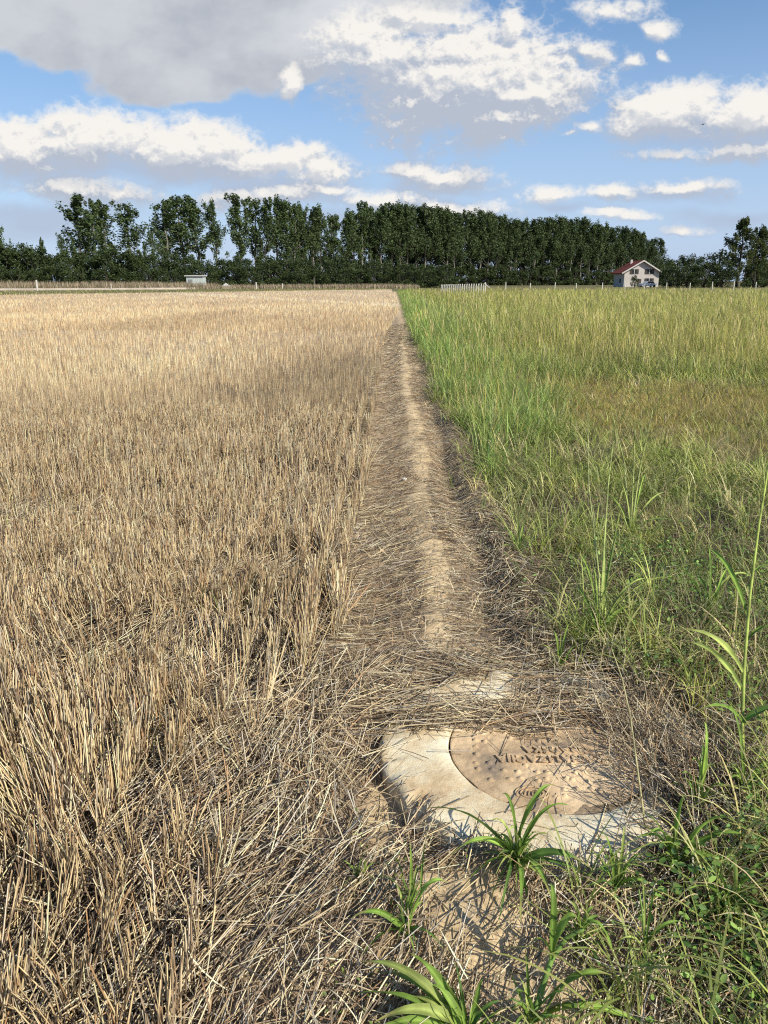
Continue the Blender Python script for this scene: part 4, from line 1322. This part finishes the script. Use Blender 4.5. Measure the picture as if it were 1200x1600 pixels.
def make_tree(name, kind, h, label, cat, group, seed, dens=1.0, dark=1.0):
    global RNG
    keep = RNG
    RNG = np.random.default_rng(seed)
    root = empty(name, (0, 0, 0), label, cat, group)
    tb = MB()
    cs, rs = [], []
    if kind == 'poplar':
        forks = RNG.integers(1, 3)
        pts = [(0, 0, -0.3)]
        dx, dy = RNG.normal(0, 0.02, 2)
        for k in range(1, 8):
            s = k / 7
            pts.append((dx * h * s + RNG.normal(0, 0.12), dy * h * s + RNG.normal(0, 0.12), h * 0.95 * s))
        tb.tube(pts, [0.26 * (1 - 0.85 * k / 7) + 0.02 for k in range(8)], 6)
        nb = int(24 * dens)
        for k in range(nb):
            s = 0.26 + 0.72 * (k + RNG.random()) / nb
            i = min(6, int(s * 7))
            f_ = s * 7 - i
            p = Vector(pts[i]).lerp(Vector(pts[i + 1]), f_)
            az = RNG.uniform(0, 2 * math.pi)
            L_ = h * (0.27 * (1 - s) + 0.07) * RNG.uniform(0.6, 1.3)
            el = math.radians(RNG.uniform(42, 74))
            tip = p + Vector((math.cos(az) * math.cos(el), math.sin(az) * math.cos(el), math.sin(el))) * L_
            midp = p.lerp(tip, 0.5) + Vector((math.cos(az), math.sin(az), 0)) * 0.06 * L_
            tb.tube([p, midp, tip], [0.09 * (1.1 - s), 0.06 * (1.1 - s), 0.015], 4, False)
            for q, wgt in ((0.35, 0.6), (0.62, 0.85), (0.85, 1.0), (1.02, 0.75)):
                if RNG.random() < 0.18: continue
                c = p.lerp(tip, q) + Vector(RNG.normal(0, 0.35, 3))
                cs.append(tuple(c))
                r = (0.50 + 0.62 * RNG.random()) * wgt * (h / 22) * (1.1 if s < 0.75 else 0.75)
                rs.append((r, r, r * 2.0))
        cs.append((pts[-1][0], pts[-1][1], h * 0.965)); rs.append((0.45, 0.45, 1.1))
        Vs, Fs, Cc = clump_leaves(np.array(cs), np.array(rs), 50, 0.21, np.array((0.050, 0.078, 0.030)) * dark, np.array((0.115, 0.160, 0.060)) * dark)
        bm_ = M['bark']
    elif kind == 'bush':
        n0 = int(26 * dens)
        for _ in range(4):
            a = RNG.uniform(0, 6.28)
            tb.tube([(RNG.normal(0, 0.3), RNG.normal(0, 0.3), -0.2), (math.cos(a) * h * 0.1, math.sin(a) * h * 0.1, h * 0.4), (math.cos(a) * h * 0.22, math.sin(a) * h * 0.22, h * 0.75)], [0.16, 0.1, 0.03], 5)
        for k in range(n0):
            a, s = RNG.uniform(0, 6.28), RNG.random()
            z = h * (0.05 + 0.88 * s)
            w = h * 0.42 * math.sqrt(max(0.05, 1 - (max(0, s - 0.35) / 0.68) ** 2)) * RNG.uniform(0.4, 1)
            cs.append((math.cos(a) * w, math.sin(a) * w, z))
            r = h * RNG.uniform(0.10, 0.19)
            rs.append((r, r, r * 0.9))
        Vs, Fs, Cc = clump_leaves(np.array(cs), np.array(rs), 110, 0.016 * h + 0.06, np.array((0.026, 0.042, 0.015)) * dark, np.array((0.080, 0.110, 0.036)) * dark)
        bm_ = M['bark_dark']
    else:                                                       # tall loose tree with hanging sprays
        pts = [(0, 0, -0.3)] + [(RNG.normal(0, 0.15), RNG.normal(0, 0.15), h * 0.97 * k / 8) for k in range(1, 9)]
        tb.tube(pts, [0.35 * (1 - 0.9 * k / 8) + 0.02 for k in range(9)], 6)
        for k in range(64):
            s = 0.06 + 0.92 * (k + RNG.random()) / 64
            az = RNG.uniform(0, 6.28)
            L_ = h * (0.42 * (1 - s) ** 0.9 + 0.05) * RNG.uniform(0.6, 1.1)
            p = Vector((0, 0, h * 0.97 * s))
            tip = p + Vector((math.cos(az) * L_, math.sin(az) * L_, L_ * RNG.uniform(0.15, 0.5)))
            tb.tube([p, p.lerp(tip, 0.5) + Vector((0, 0, 0.05 * L_)), tip], [0.08, 0.05, 0.012], 4, False)
            for q in (0.4, 0.6, 0.8, 1.0):
                c = p.lerp(tip, q) + Vector((RNG.normal(0, 0.3), RNG.normal(0, 0.3), -0.3))
                cs.append(tuple(c))
                r = RNG.uniform(0.35, 0.7)
                rs.append((r, r, r * 1.9))
        Vs, Fs, Cc = clump_leaves(np.array(cs), np.array(rs), 38, 0.20, (0.035, 0.050, 0.016), (0.105, 0.125, 0.036))
        bm_ = M['bark_dark']
    mesh_np('crown', Vs, Fs, M['foliage'], Cc, root)
    tb.build('trunk', bm_, root, True)
    RNG = keep
    root['_h'] = h
    return root


def copy_tree(o, parent=None):
    c = o.copy()
    C.objects.link(c)
    if parent is not None: c.parent = parent
    for ch in [q for q in o.children]:
        copy_tree(ch, c)
    return c


class Kind:
    """a few source trees, each placed itself first and then copied"""
    def __init__(s, srcs):
        s.srcs, s.used, s.k = srcs, [False] * len(srcs), 0

    def put(s, x, y, h, label, rz=None, wide=1.0, which=None, group=None):
        i = s.k % len(s.srcs) if which is None else which
        s.k += 1
        src = s.srcs[i]
        o_ = src if not s.used[i] else copy_tree(src)
        s.used[i] = True
        f = h / src['_h']
        o_.location = (x, y, 0)
        o_.scale = (f * wide, f * wide, f)
        o_.rotation_euler = (0, 0, RNG.uniform(0, 6.28) if rz is None else rz)
        o_['label'] = label
        if group: o_['group'] = group
        return o_


g_pop = 'poplars in the long row behind the fields'
thin = Kind([make_tree('poplar_tree', 'poplar', 22, 'x', 'tree', g_pop, 100 + i, 1.0) for i in range(4)])
full = Kind([make_tree('poplar_tree', 'poplar', 22, 'x', 'tree', g_pop, 200 + i, 1.6, 0.9) for i in range(5)])
bush = Kind([make_tree('bushy_tree', 'bush', 9, 'x', 'tree', 'dark bushy trees along the wood edge', 300 + i, 1.0) for i in range(6)])

TOPS = [(100, 312), (130, 308), (150, 316), (190, 315), (225, 320), (262, 312), (290, 305), (315, 310), (340, 312), (380, 305), (415, 307), (440, 311), (470, 316), (500, 324), (525, 330), (552, 328), (580, 313),
        (620, 318), (680, 322), (720, 329), (760, 330), (800, 342), (840, 340), (900, 341), (930, 348), (960, 352), (1000, 364), (1032, 378)]


def row_y(px, k=0):
    return 205 + (px - 130) / 900.0 * 120 + 7 * k


lone = {128: ('leftmost tall poplar, loose-crowned, alone above the dark hedge', 1.25), 150: ('slender thin poplar leaning beside the leftmost poplar', 0.9), 178: ('third poplar from the left, upright with a clear gap right of it', 1.1),
        205: ('fourth poplar from the left, just before the wide gap in the row', 1.2), 262: ('broad poplar spreading left, first after the wide gap in the row', 1.3), 288: ('tallest poplar of the group after the wide gap, above the tin shed', 1.3),
        312: ('poplar at the right side of the group above the tin shed', 1.2), 342: ('slim poplar standing alone right of the group above the shed', 0.8), 380: ('poplar with a narrow dense crown above the white marker post', 1.0)}
for px, (lab, wd) in lone.items():
    y = row_y(px)
    thin.put(PX(px, y), y, ZT(np.interp(px, *zip(*TOPS)) + RNG.uniform(-2, 3), y), lab, wide=wd * 1.45)
ZONES = [(40, 'at the far left picture edge'), (110, 'behind the white roadside post'), (175, 'under the leftmost tall poplars'), (235, 'under the wide gap of the row'), (285, 'just left of the tin shed'), (330, 'right behind the tin shed'),
         (385, 'behind the gravel heap'), (450, 'behind the two short white posts'), (520, 'midway from short posts to path end'), (585, 'just left of the path end'), (640, 'beyond the far end of the path'),
         (690, 'just left of the picket fence'), (760, 'behind the picket fence'), (830, 'behind the first two fence posts'), (900, 'midway from picket fence to house'), (955, 'just left of the pale house'), (1100, 'behind the pale house')]


def zone(px):
    for lim, w in ZONES:
        if px < lim: return w
    return ZONES[-1][1]


px = 402.0
while px < 1036:
    y = row_y(px) + RNG.normal(0, 1.0)
    h = ZT(np.interp(px, *zip(*TOPS)) + abs(RNG.normal(0, 4 if px < 620 else 2)), y)
    (thin if px < 600 else full).put(PX(px, y), y, h, 'tall front-row poplar ' + zone(px), wide=1.35 if px < 600 else 1.2)
    px += RNG.uniform(11, 21) * 240 / y if px < 640 else RNG.uniform(9, 15)
for k in (1, 2):
    px = 470.0 + 120 * (k - 1)
    while px < 1020:
        y = row_y(px, k) + RNG.normal(0, 1.5)
        h = ZT(np.interp(px, *zip(*TOPS)) + 4 + 9 * RNG.random(), y)
        (full if px > 640 else thin).put(PX(px, y), y, h, ('second' if k == 1 else 'third') + '-row poplar ' + zone(px), wide=1.0)
        px += RNG.uniform(19, 30)
# the dark wood edge
GB = 'dark bushy trees along the wood edge'
px = -60.0
while px < 700:
    top = np.interp(px, [-60, 0, 100, 240, 300, 420, 520, 600, 660, 700], [386, 384, 386, 388, 398, 392, 402, 404, 416, 424]) + RNG.uniform(-6, 9)
    y = 190 + RNG.uniform(-4, 6) + (0 if px < 400 else 10)
    bush.put(PX(px, y), y, ZT(top, y), 'hedge bushy tree ' + zone(px), wide=RNG.uniform(0.95, 1.35), group=GB)
    px += RNG.uniform(12, 20)
px = -50.0
while px < 700:
    y = 181 + RNG.uniform(-3, 3) + (0 if px < 400 else 6)
    bush.put(PX(px, y), y, ZT(416 + RNG.uniform(-8, 8), y), 'low dark hedge-foot bush ' + zone(px), wide=RNG.uniform(1.1, 1.6), group=GB)
    px += RNG.uniform(18, 28)
px = 640.0
while px < 1045:
    y = row_y(px) - 4 + RNG.uniform(-3, 3)
    bush.put(PX(px, y), y, ZT(415 + RNG.uniform(-6, 10), y), 'low dark bush under the poplars ' + zone(px), wide=RNG.uniform(1.1, 1.6), group=GB)
    px += RNG.uniform(13, 20)
px = 440.0
while px < 1040:
    y = row_y(px, 3) + 6 + RNG.uniform(-3, 3)
    bush.put(PX(px, y), y, ZT(392 + RNG.uniform(-6, 14), y), 'bushy tree seen between poplar trunks ' + zone(px), wide=RNG.uniform(1.3, 1.7), group=GB)
    px += RNG.uniform(22, 30)
GR = 'bushy trees right of the pale house'
for (px, top, y, wd, lab) in ((1040, 404, 262, 1.0, 'small rounded tree directly right of the pale house'), (1060, 399, 250, 0.9, 'rounded grey-green tree second right of the house'), (1078, 397, 250, 0.9, 'rounded tree between the house and the tall loose tree, third from the house'),
                              (1098, 400, 240, 1.0, 'bushy tree fourth right of the house, beside the leafless twigs'), (1118, 392, 215, 1.0, 'bushy tree at the left foot of the tall loose tree'), (1050, 414, 200, 1.4, 'low dark hedge tree in front of the rounded trees'),
                              (1075, 412, 198, 1.4, 'low dark hedge tree midway between house and tall loose tree'), (1100, 410, 198, 1.4, 'low dark hedge tree just left of the tall loose tree'), (1128, 408, 200, 1.3, 'low dark hedge tree under the left branches of the tall loose tree'),
                              (1180, 404, 200, 1.3, 'low dark hedge tree under the right branches of the tall loose tree'), (1222, 412, 215, 1.0, 'bushy tree cut by the right picture edge')):
    bush.put(PX(px, y), y, ZT(top, y), lab, wide=wd, group=GR)
tt = make_tree('tall_loose_tree', 'loose', 18, 'tall loose-crowned dark green tree at the right side above the hedge', 'tree', None, 411)
y = 205
tt.location = (PX(1152, y), y, 0)
f = ZT(338, y) / 18
tt.scale = (f * 1.15, f * 1.15, f)
t2 = make_tree('tall_loose_tree', 'loose', 14, 'thinner loose tree leaning out right of the tall loose tree', 'tree', None, 412)
t2.location = (PX(1184, 212), 212, 0)
f = ZT(353, 212) / 14
t2.scale = (f * 0.8, f * 0.8, f)
lt = make_tree('poplar_tree', 'poplar', 19, 'pale green poplar cut by the left picture edge', 'tree', None, 413, 1.9, 1.7)
y = 200
lt.location = (PX(2, y), y, 0)
f = ZT(331, y) / 19
lt.scale = (f * 0.9, f * 0.9, f)
for (px, top, lab) in ((74, 372, 'small dark treetop poking above the left hedge'), (102, 366, 'pale thin treetop above the hedge left of the leftmost tall poplar'), (120, 370, 'second pale thin treetop above the left hedge, nearer the tall poplar'),
                       (243, 362, 'small slim tree in the wide gap of the poplar row'), (232, 378, 'short slim tree at the left of the wide gap in the row')):
    thin.put(PX(px, 200), 200, ZT(top, 200), lab, wide=0.8, group='small trees showing above the left hedge')

# ------------------------------------------------------------------ house
hy = 215.0
hx0, hx1 = PX(975, hy), PX(1029, hy)
W_ = hx1 - hx0
hc = (hx0 + hx1) / 2
eav, rid, dep = ZT(424.5, hy), ZT(408, hy), 10.0
house = empty('house', (hc, hy, 0), 'pale two-storey house with red tiled gable roof at the wood edge', 'house')
hw = W_ / 2
MB().prism([(-hw, -0.1), (hw, -0.1), (hw, eav), (0, rid - 0.15), (-hw, eav)], 0, dep).build('wall', M['plaster'], house)
ov = 0.9
sl = (rid - eav) / hw
for s in (-1, 1):
    xe, ze = s * (hw + ov), eav - sl * ov
    mb = MB()
    mb.prism([(xe, ze), (0, rid), (0, rid + 0.22), (xe, ze + 0.22)][::s], -0.8, dep + 0.6)
    rf = mb.build('roof', M['roof'], house)
    mb = MB()
    mb.prism([(xe, ze - 0.10), (0, rid - 0.10), (0, rid + 0.26), (xe, ze + 0.26)][::s], -0.92, -0.803)
    mb.build('bargeboard', M['trim'], rf)
for (cx, cz, w, h_) in ((-hw * 0.45, ZT(424.5, hy), 1.2, 1.25), (hw * 0.42, ZT(424.5, hy), 1.3, 1.25), (hw * 0.45, 1.6, 1.3, 1.3)):
    fr = MB().box(cx - w / 2, cx + w / 2, -0.05, 0.02, cz - h_ / 2, cz + h_ / 2).build('window', M['glass'], house)
    MB().box(cx - 0.06, cx + 0.06, -0.09, -0.052, cz - h_ / 2, cz + h_ / 2).box(cx - w / 2 - 0.12, cx + w / 2 + 0.12, -0.12, -0.052, cz - h_ / 2 - 0.12, cz - h_ / 2 - 0.003).build('frame', M['trim'], fr)
    for s in (-1, 1):
        MB().box(cx + s * (w / 2 + 0.30) - 0.26, cx + s * (w / 2 + 0.30) + 0.26, -0.07, 0.01, cz - h_ / 2, cz + h_ / 2).build('shutter', M['bark_dark'], fr)
MB().box(-hw - 0.06, -hw + 0.02, 3.0, 4.2, 1.0, 2.2).build('window', M['glass'], house)
MB().box(-hw * 0.12 - 0.5, -hw * 0.12 + 0.5, -0.06, 0.02, 0, 2.1).build('door', M['bark_dark'], house)
MB().box(-1.5, -0.9, 6.0, 6.6, rid - 1.2, rid + 0.5).build('chimney', M['plaster'], house)
rb = bush.put(PX(992, 206), 206, ZT(430, 206), 'dark rounded bush in front of the pale house', wide=0.9, which=2, group='garden bushes by the house')
rb.name = 'round_bush'

# farther house at the right edge
h2 = empty('house', (PX(1212, 240), 240, 0), 'dark red roofed house half hidden at the right picture edge', 'house')
MB().box(-5, 5, 0, 9, -0.1, 3.4).build('wall', M['bark_dark'], h2)
MB().prism([(-5.8, 3.1), (5.8, 3.1), (0, 7.6)], -0.8, 9.8).build('roof', M['roof'], h2)

# parked cars by the house
car = empty('parked_car', (PX(1013, 204), 204, 0), 'white parked car in front of the pale house, right of the round bush', 'car', None, rz=0.25)
prof = [(-2.1, 0.35), (-2.15, 0.8), (-1.95, 0.98), (-1.1, 1.05), (-0.55, 1.48), (0.75, 1.52), (1.45, 1.05), (2.05, 0.92), (2.15, 0.6), (2.1, 0.35)]
MB().prism(prof, -0.85, 0.85).build('body', M['carpaint'], car)
MB().prism([(-0.98, 1.08), (-0.5, 1.42), (0.7, 1.45), (1.28, 1.08)], -0.86, 0.86).build('window', M['glass'], car)
for wx in (-1.3, 1.3):
    for wy in (-0.8, 0.8):
        MB().tube([(wx, wy - 0.1, 0.33), (wx, wy + 0.1, 0.33)], [0.33, 0.33], 16).build('wheel', M['tyre'], car)
# ------------------------------------------------------------------ shed, gravel heap, posts, fence
y = 170.0
xa, xb = PX(291, y), PX(317.5, y)
zt = ZT(430.5, y)
shed = empty('tin_shed', ((xa + xb) / 2, y, 0), 'small pale ribbed tin shed with flat roof in front of the hedge', 'shed')
hw = (xb - xa) / 2
mb = MB()
nr = 22
prof = []
for k in range(nr * 2 + 1):
    prof.append((-hw + 2 * hw * k / (nr * 2), 0.05 * (k % 2)))
b0 = 0
for (x_, yy) in prof:
    mb.v.append((x_, -yy, 0)); mb.v.append((x_, -yy, zt - 0.15))
for k in range(len(prof) - 1):
    mb.f.append((2 * k, 2 * k + 2, 2 * k + 3, 2 * k + 1))
mb.box(-hw, hw, 0.01, 2.6, 0, zt - 0.15)
mb.build('wall', M['tin'], shed)
MB().box(-hw - 0.25, hw + 0.25, -0.35, 2.9, zt - 0.14, zt + 0.06).build('roof', M['trim'], shed)
MB().box(-hw + 0.5, -hw + 1.3, -0.09, -0.053, 0, 1.9).build('door', M['tin_dark'], shed)

y = 172.0
x_ = PX(352.5, y)
nn = 24
zz = ZT(441.5, y)
mb = MB()
for k in range(7):
    r = 1.5 * (1 - k / 6.0)
    for i in range(nn):
        a = 2 * math.pi * i / nn
        q = r * (1 + 0.25 * (RNG.random() - 0.5))
        mb.v.append((q * math.cos(a) * 1.05, q * math.sin(a), zz * (k / 6.0) ** 0.9 - 0.05 + RNG.normal(0, 0.03)))
for k in range(6):
    for i in range(nn):
        mb.f.append((k * nn + i, k * nn + (i + 1) % nn, (k + 1) * nn + (i + 1) % nn, (k + 1) * nn + i))
o = mb.build('gravel_heap', M['rubble'], None, False)
o.location = (x_, y, 0)
tag(o, 'pale pointed heap of gravel right of the tin shed', 'gravel heap')


def post(px, y, top, w, lab, group=None, name='fence_post'):
    h = ZT(top, y)
    o_ = MB().box(-w / 2, w / 2, -w / 2, w / 2, -0.2, h, w * 0.12).build(name, M['white_post'])
    o_.location = (PX(px, y), y, float(H(PX(px, y), y)))
    o_.rotation_euler = (RNG.normal(0, 0.02), RNG.normal(0, 0.02), 0.2)
    return tag(o_, lab, 'post', group)


post(57, 133, 437.5, 0.24, 'white marker post beside the dirt road at the far left', name='marker_post')
post(173, 145, 443, 0.10, 'thin dark-looking stake in the dry weeds left of the tin shed', name='marker_post')
post(400, 160, 441, 0.22, 'short white post at the far end of the stubble, right of the gravel heap', name='marker_post')
post(441, 162, 443, 0.16, 'small pale post at the far end of the stubble, second right of the heap', name='marker_post')
ords = ['first', 'second', 'third', 'fourth', 'fifth', 'sixth', 'seventh', 'eighth', 'ninth', 'tenth', 'eleventh', 'twelfth']
for k, px in enumerate((790, 829, 866, 902, 940, 975, 1009, 1042, 1078, 1113, 1149, 1183)):
    post(px + RNG.normal(0, 1), 126 + RNG.normal(0, 0.4), 441.5 + RNG.normal(0, 0.8) - (1.6 if px > 1100 else 0), 0.115, 'thin white fence post behind the meadow, %s counting right from the picket fence' % ords[k], 'white posts along the far side of the meadow')

fy = 104.0
fence = empty('picket_fence', (PX(690, fy), fy, 0), 'short run of white picket fence standing in the far meadow', 'fence')
xA, xB = 0.0, PX(752, fy) - PX(690, fy)
mb = MB()
n_p = 21
for k in range(n_p):
    s = (k / (n_p - 1)) ** 1.15
    x_ = xA + (xB - xA) * s
    yy = -3.0 * s
    w = 0.14
    h = ZT(444.8 - 1.8 * s, fy + yy) + RNG.normal(0, 0.015)
    mb.box(x_ - w / 2, x_ + w / 2, yy - 0.03, yy + 0.03, 0, h, 0.012)
mb.build('picket', M['white_post'], fence)
mb = MB()
for z in (0.35, 0.95):
    mb.tube([(xA, 0.06, z), (xB, -2.94, z)], [0.035, 0.035], 4)
mb.build('rail', M['white_post'], fence)
mb = MB()
mb.tube([(xB + 0.05, -3.05, 1.32), (xB + 0.75, -3.15, 0.75)], [0.07, 0.07], 4)
mb.build('brace', M['white_post'], fence)
MB().box(xB + 0.12, xB + 0.26, -3.1, -2.96, -0.1, 1.42, 0.015).build('end_post', M['white_post'], fence)

# ------------------------------------------------------------------ a distant bird
d = Vector(ray(1098, 195))
p = Vector((0, 0, CAM_H)) + d.normalized() * 120
mb = MB()
mb.tube([(-0.22, 0, 0), (-0.1, 0, 0.02), (0.05, 0, 0.02), (0.16, 0, 0.03), (0.22, 0, 0.02)], [0.015, 0.05, 0.055, 0.035, 0.008], 8)
for s in (-1, 1):
    mb.v += [(0.08, 0, 0.04), (-0.06, 0, 0.04), (0.06, 0.22 * s, 0.14), (-0.05, 0.22 * s, 0.13), (-0.04, 0.46 * s, 0.10)]
    b0 = len(mb.v) - 5
    mb.f += [(b0, b0 + 1, b0 + 3, b0 + 2), (b0 + 2, b0 + 3, b0 + 4)]
o = mb.build('bird', M['bird'])
o.location = p
o.rotation_euler = (0, 0, 0.6)
tag(o, 'tiny dark bird flying before the right-hand cloud', 'bird')
ORD = ['first', 'second', 'third', 'fourth', 'fifth', 'sixth', 'seventh', 'eighth', 'ninth', 'tenth', 'eleventh', 'twelfth']
byl = {}
for o_ in C.objects:
    if o_.get('category') in ('tree',):
        byl.setdefault(o_['label'], []).append(o_)
for lab, os_ in byl.items():
    if len(os_) > 1:
        os_.sort(key=lambda q: q.location.x / max(q.location.y, 1))
        for k, q in enumerate(os_):
            q['label'] = ORD[min(k, 11)] + ' from left, ' + lab
for o_ in C.objects:
    if '_h' in o_: del o_['_h']
